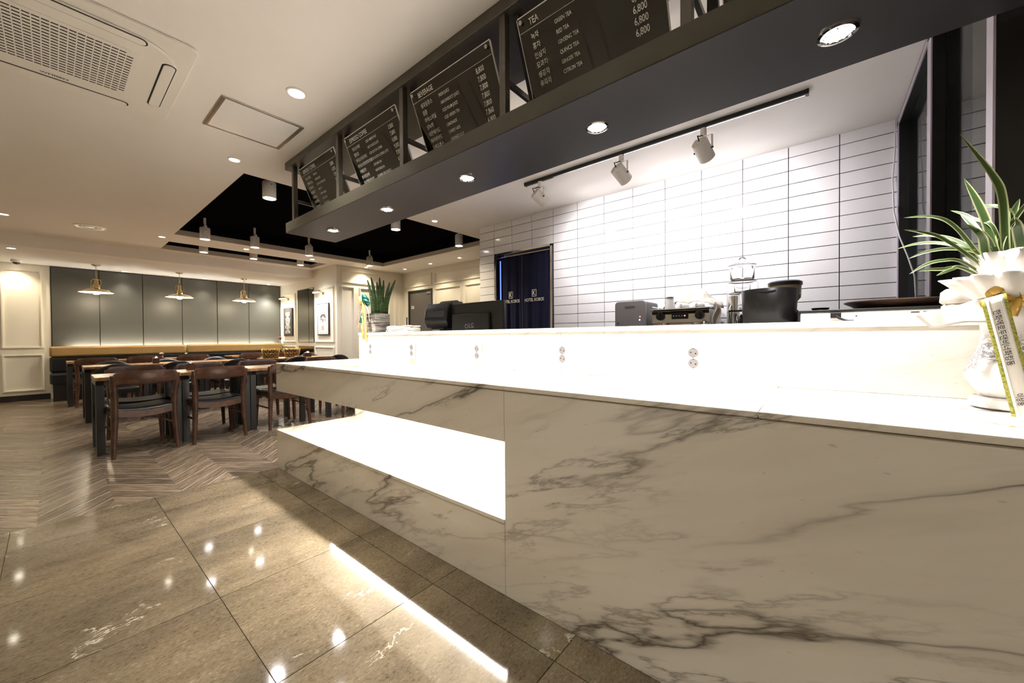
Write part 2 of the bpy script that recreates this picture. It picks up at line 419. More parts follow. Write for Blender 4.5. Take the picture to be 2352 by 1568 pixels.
MENUS = [
 ('ESPRESSO COFFEE', [('에스프레소', 'ESPRESSO', '5,800'), ('아메리카노', 'AMERICANO', '6,800'), ('더치커피', 'DUTCH COFFEE HOT', '7,800'), ('카페모카', 'MOCHA', '7,800'), ('카푸치노', 'CAPPUCCINO', '7,800'), ('카페라떼', 'CAFE LATTE', '7,800'), ('마끼아또', 'MACCHIATO', '8,500')]),
 ('ESPRESSO COFFEE', [('아이스커피', 'ICED AMERICANO', '7,800'), ('핫초코', 'HOT CHOCOLATE', '7,800'), ('아이스더치커피', 'ICED DUTCH COFFEE', '8,800'), ('아이스더치커피라떼', 'ICED DUTCH COFFEE LATTE', '9,800'), ('카페모카', 'CAFE MOCHA', '7,800'), ('화이트모카', 'WHITE MOCHA', '8,500'), ('카라멜마끼아또', 'CARAMEL MACCHIATO', '8,500')]),
 ('BEVERAGE', [('생과일쥬스', 'FRESH JUICE', '8,800'), ('칡즙', 'ARROWROOT JUICE', '7,800'), ('아이스매실', 'ICED PLUM JUICE', '7,800'), ('냉녹차', 'ICED GREEN TEA', '7,800'), ('레몬에이드', 'LEMONADE', '7,800'), ('체리에이드', 'CHERRY-ADE', '7,860'), ('오렌지쥬스', 'ORANGE JUICE', '6,800')]),
 ('TEA', [('녹차', 'GREEN TEA', '6,800'), ('홍차', 'RED TEA', '6,800'), ('인삼차', 'GINSENG TEA', '6,800'), ('모과차', 'QUINCE TEA', '6,800'), ('생강차', 'GINGER TEA', '6,800'), ('유자차', 'CITRON TEA', '6,800')]),
]
for t, rows in MENUS:
    text_polys(t)
    for r in rows:
        for q in r: text_polys(q)
POSTER = ['HOPE', 'FOR', 'THE BEST', 'AS YOU', 'THINK,', 'SO SHALL', 'YOU', 'BECOME']
for q in POSTER+['TRUST', 'YOUR', 'CREA', 'K', 'HOTEL KOBOS', 'WHISEN', 'CUCKOO', 'LG', 'EXIT', '한화에로두댄비너화킹동', '이상웅']: text_polys(q)
bpy.data.objects.remove(_fo); bpy.data.curves.remove(_fc)

# ================================================================== STRUCTURE
CZ, LZ = 2.635, 2.455
YW = 11.03                    # far wall with the grey-green panels
XS = 3.834                    # side wall of the dining alcove
YC, XC = 7.936, 5.467         # cream corner behind the counter
XT, YT = 3.903, 3.789         # tiled kitchen wall
# ---- floor
floor = struct(box(-2.6, 5.6, -2.2, 11.2, -.10, -.006).build('floor', 'grout'))
xs = [-2.6, -2.005, -1.39, -.78, -.165, .43, 1.045, 1.30]
ys = [-2.2, -1.845, -1.215, -.58, .055, .685, 1.315, 1.94, 2.57, 3.2, 3.53]
G = .0016
for i in range(len(xs)-1):
    for j in range(len(ys)-1):
        box(xs[i]+G, xs[i+1]-G, ys[j]+G, ys[j+1]-G, -.02, 0).build('tile', 'floor_marble', floor)
box(1.30, 5.6, -2.2, 3.53, -.02, -.001).build('kitchen_floor', 'floor_marble', floor)
def clip(poly, axis, val, keep_greater):
    out = []
    for i, p in enumerate(poly):
        q = poly[(i+1) % len(poly)]
        ip = (p[axis] >= val) == keep_greater; iq = (q[axis] >= val) == keep_greater
        if ip: out.append(p)
        if ip != iq:
            t = (val-p[axis])/(q[axis]-p[axis]); out.append(tuple(p[k]+(q[k]-p[k])*t for k in range(len(p))))
    return out
def planks():
    W, PITCH, SK, g = .32, .187, .405, .0058
    lst = []
    for k in range(-3, 18):
        x0 = -.07+W*k; x1 = x0+W; up = (k % 2 == 0)
        for j in range(-4, 46):
            y = 3.53+PITCH*j; s0, s1 = (0, SK) if up else (SK, 0)
            u0 = random.random()*9; v0 = random.random()*9
            pl = [(x0-.0002, y+s0+g, u0, v0), (x1+.0002, y+s1+g, u0+.52, v0), (x1+.0002, y+s1+PITCH-g, u0+.52, v0+.12), (x0-.0002, y+s0+PITCH-g, u0, v0+.12)]
            for ax, val, gt in ((1, 3.533, True), (1, YW, False), (0, XC, False)):
                if pl: pl = clip(pl, ax, val, gt)
            if len(pl) < 3: continue
            cx = sum(p[0] for p in pl)/len(pl); cy = sum(p[1] for p in pl)/len(pl)
            if cx > XS and cy > YC: continue
            lst.append((cx, cy, pl))
    def vis(c):                                                # inside the picture and not behind the counter
        x, y = c
        if x < -.06*y-.25: return False
        return x/y < .56
    def add(mb, pl, cx, cy):
        n = len(pl); o = len(mb.v)
        mb.add([(p[0]-cx, p[1]-cy, -.02) for p in pl]+[(p[0]-cx, p[1]-cy, 0) for p in pl], [tuple(range(n, 2*n))]+[(i, (i+1) % n, n+(i+1) % n, n+i) for i in range(n)])
        mb.uv = (mb.uv or [])+[(p[2], p[3]) for p in pl]*2
    lst.sort(key=lambda t: (not vis(t[:2]), math.hypot(t[0], t[1])))
    rest = MB()
    for i, (cx, cy, pl) in enumerate(lst):
        if i < 300:
            mb = MB(); add(mb, pl, cx, cy); o = mb.build('plank', 'plank', floor, fix=False); o.location = (cx, cy, 0)
        else: add(rest, pl, 0, 0)
    r = rest.build('far_planks', 'plank', floor, fix=False); r['kind'] = 'stuff'
    g = box(-1.1, XC, 3.531, YW, -.02, -.0007).build('plank_bed', 'plank_gap_glint', floor)
planks()
# ---- ceiling
cm = MB()
RX0, RX1, RY0, RY1 = 1.165, 4.62, 4.2, 7.415
SX0, SX1, SY0, SY1 = 1.2, 3.675, 8.02, 8.75
for a in ((-2.6, 5.6, -2.3, RY0), (-2.6, RX0, RY0, RY1), (RX1, 5.6, RY0, RY1), (-2.6, 5.6, RY1, SY0), (-2.6, SX0, SY0, SY1), (SX1, 5.6, SY0, SY1), (-2.6, 5.6, SY1, 9.02)):
    cm.box(*a, CZ, CZ+.075)
cm.box(-2.6, XS, 9.02, 11.2, LZ, CZ+.075)
ceiling = struct(cm.build('ceiling', 'ceiling'))
def recess(x0, x1, y0, y1, top):
    b = MB(); t = .004
    for q in ((x0-t, x0+t, y0, y1), (x1-t, x1+t, y0, y1), (x0, x1, y0-t, y0+t), (x0, x1, y1-t, y1+t)): b.box(*q, CZ+.0005, CZ+.078)
    b.build('recess_band', 'band', ceiling)
    k = MB()
    for q in ((x0-.03, x0, y0-.03, y1+.03), (x1, x1+.03, y0-.03, y1+.03), (x0, x1, y0-.03, y0), (x0, x1, y1, y1+.03)): k.box(*q, CZ+.0755, top)
    k.box(x0-.03, x1+.03, y0-.03, y1+.03, top, top+.02)
    k.build('recess_shaft', 'recess_black', ceiling)
recess(RX0, RX1, RY0, RY1, 2.87)
recess(SX0, SX1, SY0, SY1, 2.80)
# ---- walls
wall_far = struct(box(-2.6, XS+.12, YW, YW+.15, 0, CZ).build('wall_far', 'cream'))
wall_side = struct(box(XS, XS+.12, YC, YW, 0, CZ).build('wall_side', 'cream'))
wall_corner = struct(box(XS+.12, XC+.1, YC, YC+.12, 0, CZ).build('wall_corner', 'cream'))
wall_corridor = struct(MB().box(XC, XC+.12, -2.2, 6.80, 0, CZ).box(XC, XC+.12, 7.70, YC, 0, CZ).box(XC, XC+.12, 6.80, 7.70, 2.19, CZ).build('wall_corridor', 'cream'))
struct(box(-2.75, -2.6, -2.3, 11.2, 0, CZ).build('wall_left', 'cream'))
wall_near = struct(box(-2.6, 5.6, -2.35, -2.2, 0, CZ).build('wall_near', 'cream'))
def moulding(parent, axis, c, a0, a1, z0, z1, w=.038, d=.026, sgn=-1):
    """rectangular picture-frame moulding on a wall: axis 'x' = wall lies at x=c, 'y' = wall at y=c"""
    mb = MB()
    for off, dep in ((0, d*.55), (w*.3, d)):
        ww = w if off == 0 else w*.4
        for p, q, r, s in ((a0+off, a1-off, z0+off, z0+off+ww), (a0+off, a1-off, z1-off-ww, z1-off), (a0+off, a0+off+ww, z0+off+ww, z1-off-ww), (a1-off-ww, a1-off, z0+off+ww, z1-off-ww)):
            lo, hi = sorted((c, c+sgn*dep))
            if axis == 'x': mb.box(lo, hi, p, q, r, s)
            else: mb.box(p, q, lo, hi, r, s)
    return mb.build('panel_moulding', 'cream', parent)
for x0 in (-1.78, -1.18, -.565):
    moulding(wall_far, 'y', YW, x0, x0+.47, .935, 2.355); moulding(wall_far, 'y', YW, x0, x0+.47, .165, .835)
for a, b in ((10.03, 10.925), (8.04, 8.954)):
    moulding(wall_side, 'x', XS, a, b, .985, 2.20); moulding(wall_side, 'x', XS, a, b, .16, .90)
moulding(wall_corner, 'y', YC, 3.925, 5.375, 2.265, 2.555)
for a, b in ((3.925, 4.225), (4.335, 5.105), (5.22, 5.37)): moulding(wall_corner, 'y', YC, a, b, .16, 2.20)
moulding(wall_corridor, 'x', XC, 6.80, 7.865, 2.265, 2.545); moulding(wall_corridor, 'x', XC, 5.2, 6.715, 2.265, 2.535)
for a, b in ((5.84, 6.71), (4.9, 5.735)): moulding(wall_corridor, 'x', XC, a, b, .16, 2.18)
struct(MB().box(-2.6, -.03, YW-.014, YW, 0, .105).build('baseboard_far', 'black'))
struct(MB().box(XS-.012, XS, YC, 10.4, 0, .09).build('baseboard_side', 'black'))
struct(MB().box(XS, XC, YC-.012, YC, 0, .09).build('baseboard_corner', 'black'))
# left and near walls carry the same panelling (seen mirrored in the menu boards)
wl = bpy.data.objects['wall_left']
for k in range(7): moulding(wl, 'x', -2.6, .2+1.1*k, 1.1+1.1*k, 1.0, 2.3, sgn=1); moulding(wl, 'x', -2.6, .2+1.1*k, 1.1+1.1*k, .2, .9, sgn=1)
# ---- grey-green panels
seams = [0, .605, 1.22, 1.848, 2.478, 3.115, 3.81]
back = box(-.005, 3.825, YW-.010, YW-.0005, .30, 2.452).build('panel_backing', 'black', wall_far)
for a, b in zip(seams, seams[1:]):
    box(a+.006, b-.006, YW-.030, YW-.010, .30, 2.437).build('panel', 'green', wall_far, bevel=.003)
# ---- corridor door
d = struct(MB().box(XC+.01, XC+.05, 6.84, 7.66, 0, 2.15).build('door_1', 'door_grey', bevel=.003))
MB().box(XC-.012, XC+.06, 7.66, 7.705, 0, 2.19).box(XC-.012, XC+.06, 6.795, 6.84, 0, 2.19).box(XC-.012, XC+.06, 6.84, 7.66, 2.15, 2.19).build('door_frame', 'blackmetal', d)
box(XC-.004, XC+.01, 6.86, 7.0, 2.08, 2.13).build('door_closer', 'greyplastic', d)
box(XC+.004, XC+.0105, 7.49, 7.60, 1.76, 1.83).build('door_sign', 'outlet', d)
sg = MB(); put_text(sg, 'EXIT', .05, (XC+.003, 7.545, 1.777), (0, -1, 0), (0, 0, 1), 'C', .8); sg.build('sign_lettering', 'black', d, fix=False)
MB().cyl((XC-.03, 6.93, 1.0), (XC+.01, 6.93, 1.0), .012).cyl((XC-.035, 6.93, 1.0), (XC-.035, 7.04, 1.0), .01).build('door_handle', 'brushed', d, smooth=40)
# ---- tiled kitchen wall with doorway
DY0, DY1, DZ = 2.552, 3.497, 2.22
wt = MB().box(XT+.012, XT+.16, -2.2, DY0, 0, CZ).box(XT+.012, XT+.16, DY1, YT, 0, CZ).box(XT+.012, XT+.16, DY0, DY1, DZ, CZ)
wall_tile = struct(wt.build('wall_tile', 'tile_grout'))
ycols = [3.789, 3.508, 3.189, 2.863, 2.536, 2.203, 1.869, 1.543, 1.213, .879, .544, .216, -.105, -.428, -.756, -1.084, -1.412, -1.74, -2.068, -2.2]
zrows = [CZ]+[2.545-.109*k for k in range(15)]
tg = .003
for j in range(len(zrows)-1):
    z1, z0 = zrows[j]-tg, zrows[j+1]+tg
    if j == 0: z1 = CZ-.001
    for y1, y0 in zip(ycols, ycols[1:]):
        spans = [(y0+tg, y1-tg)]
        if z0 < DZ-.02: spans = [(max(a, DY1+.012), b) if b > DY1+.03 else (a, min(b, DY0-.012)) if a < DY0-.03 else None for a, b in spans]
        for sp in spans:
            if sp is None or sp[1]-sp[0] < .012: continue
            box(XT, XT+.012, sp[0], sp[1], z0, z1).build('tile', 'tile', wall_tile)
# chrome door lining and the dim blue corridor behind it
fr = MB()
for y in (DY0, DY1-.03): fr.box(XT-.012, XT+.165, y, y+.03, 0, DZ)
fr.box(XT-.012, XT+.165, DY0, DY1, DZ-.03, DZ)
df = struct(fr.build('door_2', 'chrome', bevel=.003))
struct(MB().box(XT+.9, XT+.95, 1.9, 4.2, 0, 2.6).box(XT+.17, XT+.95, 1.88, 1.92, 0, 2.6).build('wall_passage', 'navyin'))
# ---- dark partition with two deep openings at the kitchen end
PY, PD, PYB = -.425, -.47, -.556
wp = MB()
wp.box(1.907, 1.965, -.80, PY, 0, CZ)                      # end jamb
wp.box(2.81, 2.885, PYB, PY, 0, CZ)                        # mullion
wp.box(3.86, XT, PYB, PY, 0, CZ)
wp.box(1.965, XT, PYB, PY, 2.575, CZ)
wp.box(1.965, XT, PYB, PY, 0, .9)
wall_partition = struct(wp.build('wall_partition', 'black'))
st = MB()
for x0, x1 in ((1.909, 1.972), (2.808, 2.888), (3.86, 3.90)): st.box(x0, x1, PY, PY+.006, .9, CZ-.001)
st.box(1.909, 3.90, PY, PY+.006, 2.575, 2.605)
st.build('face_trim', 'lilac', wall_partition)
rv = MB()
for x in (2.808, 3.858): rv.box(x-.004, x+.003, PYB-.001, PD-.008, .9, 2.58)
for x0, x1 in ((1.967, 2.81), (2.886, 3.86)): rv.box(x0, x1, PYB-.001, PD-.008, 2.570, 2.577)
rv.build('reveal_lining', 'reveal', wall_partition)
for i, (x0, x1) in enumerate(((1.967, 2.806), (2.887, 3.855))):
    struct(box(x0, x1, PD-.006, PD, .9, 2.574).build('window_%d' % (i+1), 'glass'))
# ---- bulkhead edges of the soffit box above the alcove are part of the ceiling

# ================================================================== CEILING FITTINGS
def downlight(loc, r, kind, label, power, col, group, angle=120, target=None, lamp='downlight_lamp'):
    t = thing('recessed_downlight', label, 'downlight', loc, 0, group)
    rim = {'chrome': 'chrome'}.get(kind, 'whiteplastic')
    MB().lathe([(r*.72, -.002), (r*.8, -.008), (r*.98, -.006), (r, 0)], 28).build('rim', rim, t, smooth=40)
    MB().disc((0, 0, -.003), r*.73, (0, 0, -1), 24).build('lens', {'chrome': 'lens_cool', 'soft': 'lens_soft'}.get(kind, 'lens_warm'), t)
    if kind == 'chrome':
        mb = MB()
        for k in range(12):
            a = 2*PI*k/12; mb.cyl((r*.62*math.cos(a), r*.62*math.sin(a), -.010), (r*.62*math.cos(a), r*.62*math.sin(a), -.003), r*.05, n=6)
        mb.build('led_ring', 'chrome', t)
    spot(lamp, (0, 0, -.03), target or (0, 0, -2), power, col, angle, .9, .035, t)
    return t
SOF_Z = 2.017
CEIL = [((1.005, 2.575), .060, 'soft', 'round white downlight between the air conditioner and the menu canopy, beside the access panel'),
        ((1.026, 3.94), .050, 'soft', 'small round downlight by the near corner of the black ceiling recess'),
        ((-.354, 7.763), .05, 'warm', 'warm ceiling downlight farthest into the open aisle, beside the round air diffuser'),
        ((1.078, 7.72), .05, 'warm', 'warm downlight off the aisle corner of the black ceiling recess'),
        ((2.158, 7.704), .05, 'warm', 'second warm downlight on the strip between recess and lighting slot, from the aisle'),
        ((3.269, 7.746), .05, 'warm', 'third warm downlight on the strip between recess and lighting slot, from the aisle'),
        ((4.408, 7.75), .05, 'warm', 'warm downlight washing the cream panelled corner wall above the snake plant'),
        ((5.096, 7.308), .045, 'warm', 'downlight nearest the charcoal door in the corridor ceiling'),
        ((5.076, 6.37), .045, 'warm', 'middle downlight of three along the corridor ceiling'),
        ((5.076, 5.474), .045, 'warm', 'corridor ceiling downlight nearest the tiled wall'),
        ((3.264, 3.997), .045, 'warm', 'downlight between the black recess and the tiled kitchen wall')]
for (x, y), r, kind, lab in CEIL:
    downlight((x, y, CZ), r, kind, lab, P_DOWN*(1.3 if kind == 'soft' else 2.2 if y < 4.1 and x > 3 else 1), MIDW if kind == 'soft' else WARM, 'recessed ceiling downlights')
for i, (x, y) in enumerate(((.935, 10.84), (2.215, 10.82), (3.50, 10.84))):
    downlight((x, y, LZ), .042, 'warm', '%s downlight from the cream panel wall, washing the grey-green panels' % ORD[i], P_LOW*.8, MIDW, 'wall washing downlights', 80)
downlight((-.364, 9.30, LZ), .055, 'warm', 'warm downlight in the lowered ceiling above the open aisle', P_DOWN, WARM, 'recessed ceiling downlights')
downlight((-.40, 10.86, LZ), .04, 'warm', 'downlight behind the security camera, washing the cream panel wall', P_LOW*.8, WARM, 'wall washing downlights', 110)
downlight((3.0, -1.25, CZ), .05, 'soft', 'downlight over the tiled space behind the dark partition', P_DOWN*1.3, COOL, 'recessed ceiling downlights', lamp='kitchen_lamp_right_offscreen')
# unseen downlights added on the customer side to light the counter front
for i, (x, y) in enumerate(((-1.4, 2.6), (-1.4, 5.2), (-1.4, 7.76), (-1.3, .6), (.25, 1.1), (.25, -.9))):
    downlight((x, y, CZ), .05, 'warm', '%s added warm downlight of the hall ceiling outside the dining area' % ORD[i], P_DOWN*1.3, MIDW, 'added hall ceiling downlights',
              lamp='added_hall_lamp_%s_offscreen' % ('left_near', 'left_middle', 'left_far', 'left_rear', 'overhead', 'behind')[i])
def cylinder_light(x, y, zb, top, lab):
    t = thing('cylinder_spotlight', lab, 'spotlight', (x, y, zb), 0, 'white cylinder spotlights')
    MB().lathe([(.052, .012), (.060, 0), (.063, .004), (.063, .165), (.058, .172), (.0, .172)], 28).build('barrel', 'beigeplastic', t, smooth=40)
    MB().disc((0, 0, .010), .054, (0, 0, -1)).build('lens', 'lens_cool', t)
    MB().box(-.012, .012, -.066, -.062, .11, .20).box(-.012, .012, .062, .066, .11, .20).box(-.012, .012, -.066, .066, .197, .201).build('yoke', 'beigeplastic', t)
    k = MB().cyl((0, -.068, .135), (0, -.060, .135), .006, n=10).build('yoke_screw', 'rubber', t)
    MB().cyl((0, 0, .2), (0, 0, .225), .011).cyl((0, 0, .225), (0, 0, top-zb), .016).build('stem', 'beigeplastic', t, smooth=40)
    spot('cylinder_lamp', (0, 0, -.012), (0, 0, -2), P_CYL, COOL, 125, .9, .05, t)
for i, (x, y) in enumerate(((1.475, 4.50), (3.0, 4.50), (4.2, 4.54), (2.156, 4.505))):
    cylinder_light(x, y, 2.553, 2.87, ['white cylinder spotlight in the black recess beside the smoke detector', 'white cylinder spotlight in the black recess just beyond the menu canopy edge', 'white cylinder spotlight in the black recess close to the tiled wall corner', 'white cylinder spotlight in the black recess hidden behind the menu canopy'][i])
for i, (x, y) in enumerate(((1.46, 7.06), (2.105, 7.09), (2.935, 7.08), (4.15, 7.16))):
    cylinder_light(x, y, 2.553, 2.87, '%s white cylinder spotlight from the aisle along the dining side of the black recess' % ORD[i])
for i, x in enumerate((1.71, 2.464, 3.30)):
    cylinder_light(x, 8.385, 2.60, 2.80, '%s white cylinder spotlight from the aisle in the narrow lighting slot' % ORD[i])
# smoke detector
t = thing('smoke_detector', 'small round white smoke detector in the black ceiling recess', 'detector', (1.43, 4.66, 2.87))
MB().lathe([(.0, -.045), (.02, -.045), (.03, -.034), (.05, -.03), (.055, -.008), (.055, 0)], 24).build('body', 'whiteplastic', t, smooth=40)
MB().cyl((0, 0, -.055), (0, 0, -.045), .012, .016, 12).build('sensor', 'greyplastic', t)
# air diffuser
t = thing('air_diffuser', 'round white air diffuser with concentric rings on the ceiling', 'vent', (.352, 7.758, CZ))
MB().lathe([(.10, -.004), (.125, -.014), (.15, -.012), (.158, 0)], 40).build('outer_ring', 'whiteplastic', t, smooth=50)
MB().lathe([(.058, -.002), (.075, -.013), (.092, -.010)], 40).build('middle_ring', 'whiteplastic', t, smooth=50, solid=.003)
MB().lathe([(.0, -.012), (.045, -.012), (.05, -.006), (.0, -.004)], 32).build('centre_disc', 'whiteplastic', t, smooth=50)
MB().disc((0, 0, -.001), .12).build('throat', 'greyplastic', t)
# access panel
t = thing('access_panel', 'white square ceiling access panel in an aluminium frame', 'panel', (.957, 3.2, CZ))
MB().box(-.222, .222, -.228, .228, -.004, -.001).build('cover', 'porcelain', t)
fm = MB()
for a in ((-.248, -.222), (.222, .248)): fm.box(a[0], a[1], -.246, .246, -.008, 0)
for a in ((-.246, -.228), (.228, .246)): fm.box(-.222, .222, a[0], a[1], -.008, 0)
fm.build('frame', 'brushed', t, bevel=.002)
for a in ((-.238, -.233), (.233, .238)): box(a[0], a[1], -.24, .24, -.011, -.007).build('frame_rib', 'brushed', t)
# ceiling cassette air conditioner
def rrect(x0, x1, y0, y1, r, n=6):
    p = []
    for cx, cy, a in ((x1-r, y1-r, 0), (x0+r, y1-r, PI/2), (x0+r, y0+r, PI), (x1-r, y0+r, 1.5*PI)):
        for k in range(n+1): p.append((cx+r*math.cos(a+PI/2*k/n), cy+r*math.sin(a+PI/2*k/n)))
    return p
t = thing('air_conditioner', 'large white four-way ceiling cassette air conditioner with a slotted grille', 'air conditioner', (.03, 3.085, CZ))
MB().prism(rrect(-.50, .50, -.50, .50, .045), -.020, 0).build('frame_panel', 'whiteplastic', t, smooth=35, bevel=.006)
MB().prism(rrect(-.445, .445, -.425, .425, .20), -.034, -.019).build('body_panel', 'whiteplastic', t, smooth=35, bevel=.01)
# grille: slotted square
gx, gy = .285, .262
gp = MB().prism(rrect(-gx-.012, gx+.012, -gy-.012, gy+.012, .05), -.037, -.033).build('grille', 'whiteplastic', t, smooth=35)
sl = MB(); nx, ny = 19, 17
for i in range(nx):
    for j in range(ny):
        cx = -gx+.012+(2*gx-.024)*(i+.5)/nx; cy = -gy+.010+(2*gy-.02)*(j+.5)/ny
        if abs(cx) > gx-.04 and abs(cy) > gy-.03: continue
        sl.box(cx-.0122, cx+.0122, cy-.0042, cy+.0042, -.0380, -.0368)
sl.build('grille_slots', 'rubber', gp)['kind'] = 'stuff'
for i, (ax, s) in enumerate((('x', 1), ('x', -1), ('y', 1), ('y', -1))):
    if ax == 'x': pl = rrect(min(s*.385, s*.435), max(s*.385, s*.435), -.28, .28, .024); pl2 = rrect(min(s*.378, s*.440), max(s*.378, s*.440), -.287, .287, .03)
    else: pl = rrect(-.30, .30, min(s*.368, s*.418), max(s*.368, s*.418), .024); pl2 = rrect(-.307, .307, min(s*.361, s*.423), max(s*.361, s*.423), .03)
    g = MB().prism(pl2, -.0352, -.0335).build('outlet_gap', 'rubber', t)
    MB().prism(pl, -.039, -.0345).build('vane', 'whiteplastic', g, smooth=35, bevel=.002)
lm = MB(); put_text(lm, 'WHISEN', .026, (0.0, .335, -.0355), (1, 0, 0), (0, -1, 0), 'C', 1.1); lm.build('maker_lettering', 'rubber', t, fix=False)
# security dome
t = thing('security_camera', 'white dome security camera with dark bubble under the lowered ceiling', 'camera', (-.365, 10.60, LZ))
MB().lathe([(.0, -.045), (.05, -.045), (.062, -.03), (.062, 0)], 24).build('housing', 'whiteplastic', t, smooth=40)
MB().lathe([(.0, -.078), (.022, -.074), (.038, -.062), (.044, -.045)], 20).build('bubble', 'blackplastic', t, smooth=60)
# pendants
def pendant(x, lab):
    t = thing('pendant_lamp', lab, 'pendant lamp', (x, 10.27, LZ), 0, 'brass pendants over the bench tables')
    MB().lathe([(.0, 0), (.062, 0), (.062, -.006), (.03, -.022), (.008, -.03), (.0, -.03)], 24).build('canopy', 'brass', t, smooth=50)
    for k in range(9):
        z = -.03-.026*k; mb = MB(); pts = []
        for i in range(12):
            a = 2*PI*i/12; q = .008*math.cos(a); zz = z-.016+.017*math.sin(a)
            pts.append((q, 0, zz) if k % 2 else (0, q, zz))
        mb.tube(pts, .0022, 5, True).build('chain_link', 'brass', t, smooth=60)
    MB().lathe([(.0, -.26), (.018, -.265), (.03, -.28), (.034, -.32), (.034, -.36), (.052, -.375), (.056, -.43), (.05, -.45), (.0, -.45)], 24).build('socket_cap', 'brass', t, smooth=50)
    for s in (1, -1): MB().tube([(s*.01, 0, -.262), (s*.045, 0, -.275), (s*.062, 0, -.30), (s*.058, 0, -.36), (s*.066, 0, -.44)], .006, 6).build('bracket', 'brass', t, smooth=60)
    sh = MB().lathe([(.045, -.438), (.10, -.444), (.155, -.456), (.195, -.477), (.220, -.500), (.228, -.508)], 48).build('shade', 'brass', t, smooth=60)
    MB().lathe([(.045, -.443), (.10, -.449), (.153, -.461), (.192, -.482), (.222, -.508)], 48).build('shade_lining', 'porcelain', sh, smooth=60)
    MB().lathe([(.0, -.545), (.03, -.54), (.05, -.52), (.056, -.495), (.045, -.46), (.02, -.43), (.0, -.42)], 24).build('bulb', 'bulb', t, smooth=60)
    l = bpy.data.lights.new('pendant_light', 'POINT'); l.energy = P_PEND; l.color = WARM; l.shadow_soft_size = .05
    o = bpy.data.objects.new('pendant_light', l); C.objects.link(o); o.parent = t; o.location = (0, 0, -.60)
for x, lab in ((.53, 'brass dome pendant lamp nearest the cream panel wall'), (1.69, 'middle brass dome pendant lamp of the three over the bench'), (2.82, 'brass dome pendant lamp nearest the framed pictures')): pendant(x, lab)

# ================================================================== MENU CANOPY
t = thing('menu_canopy', 'long charcoal steel canopy with posts hanging over the marble counter', 'canopy', (1.335, 0, SOF_Z))
L0, L1 = -.62, 3.69
W0, W1 = 0, .445
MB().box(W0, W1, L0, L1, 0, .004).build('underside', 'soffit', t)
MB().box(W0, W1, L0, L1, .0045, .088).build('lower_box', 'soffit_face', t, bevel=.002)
MB().box(W0, W1-.01, L0, L1, .557, .618).build('top_box', 'steel_dark', t, bevel=.002)
PY_ = (3.56, 2.755, 1.953, 1.152, .35, -.45)
for y in PY_:
    box(.012, .047, y-.018, y+.018, .086, .559).build('post', 'steel_dark', t, bevel=.002)
    MB().bar((.03, y, .264), (.30, y, .264), .018, .025).build('cross_bar', 'steel_dark', t)
    MB().bar((.245, y-.05, .088), (.065, y-.05, .558), .03, .028).build('sloping_bar', 'blackmetal', t)
    box(W1-.05, W1-.015, y-.018, y+.018, .086, .559).build('rear_post', 'blackmetal', t)
MB().box(W1-.05, W1-.015, L0, L1, .20, .225).build('rear_rail', 'blackmetal', t)
for i, y in enumerate((3.281, 2.449, 1.613, .779, -.036)):
    downlight((1.562, y, SOF_Z), .052, 'chrome', '%s chrome-ringed downlight under the menu canopy from the dining end' % ORD[i], P_SOFFIT, COOL, 'canopy downlights', 84)
# boards
ax = Vector((.1245, 0, -.2955)).normalized()          # down the board
nrm = Vector((-.2955, 0, -.1245)).normalized()        # towards the customers
BO = Vector((1.3545, 0, 2.5075)); BH = .385
def menu_board(y1, y0, menu, lab, ecol):
    t = thing('menu_board', lab, 'menu board', (BO.x, (y0+y1)/2, BO.z), 0, 'black acrylic menu boards')
    hw = (y1-y0)/2
    def P(y, s, n=0): return Vector((0, y, 0))+ax*s+nrm*n
    q = [P(hw, 0, 0), P(-hw, 0, 0), P(-hw, BH, 0), P(hw, BH, 0)]; b = [p-nrm*.008 for p in q]
    fs = [(0, 1, 2, 3), (7, 6, 5, 4), (0, 4, 5, 1), (1, 5, 6, 2), (2, 6, 7, 3), (3, 7, 4, 0)]
    MB().add(q+b, fs).build('panel', 'acrylic', t)
    e = MB()
    e.bar(P(hw, -.001, -.004), P(-hw, -.001, -.004), .003, .010)
    for s in (1, -1): e.bar(P(s*(hw+.0015), 0, -.004), P(s*(hw+.0015), BH, -.004), .003, .010)
    e.build('edge_light_line', 'letters', t)
    for s in (1, -1): MB().cyl(P(s*(hw-.02), .02, 0), P(s*(hw-.02), .02, .012), .009, n=14).build('bolt', 'chrome', t, smooth=40)
    if menu:
        title, rows = menu; mb = MB(); R_, U_ = Vector((0, -1, 0)), -ax
        mb.bar(P(hw-.004, .057, .0006), P(-hw+.004, .057, .0006), .0030, .001)
        put_text(mb, title, .036, P(hw-.058, .044, .0012), R_, U_, 'L', .78)
        for i, (a, b_, c) in enumerate(rows):
            s = .098+.0375*i
            put_text(mb, a, .027, P(hw-.055, s, .0012), R_, U_, 'L', .82)
            put_text(mb, b_, .0215, P(hw-ecol, s-.004, .0012), R_, U_, 'L', .74)
            put_text(mb, c, .034, P(-hw+.068, s, .0012), R_, U_, 'R', .72)
        mb.build('lettering', 'letters', t, fix=False)
BDS = ((3.446, 2.83), (2.66, 2.031), (1.868, 1.24), (1.068, .44), (.262, -.37))
menu_board(*BDS[0], MENUS[0], 'black espresso coffee menu board listing dutch coffee and cafe latte', .20)
menu_board(*BDS[1], MENUS[1], 'black espresso coffee menu board listing iced americano and hot chocolate', .235)
menu_board(*BDS[2], MENUS[2], 'black beverage menu board listing juices and lemonade', .215)
menu_board(*BDS[3], MENUS[3], 'black tea menu board listing green tea and citron tea', .18)
menu_board(*BDS[4], None, 'black menu board next to the tea board, nearest the dark partition', .18)
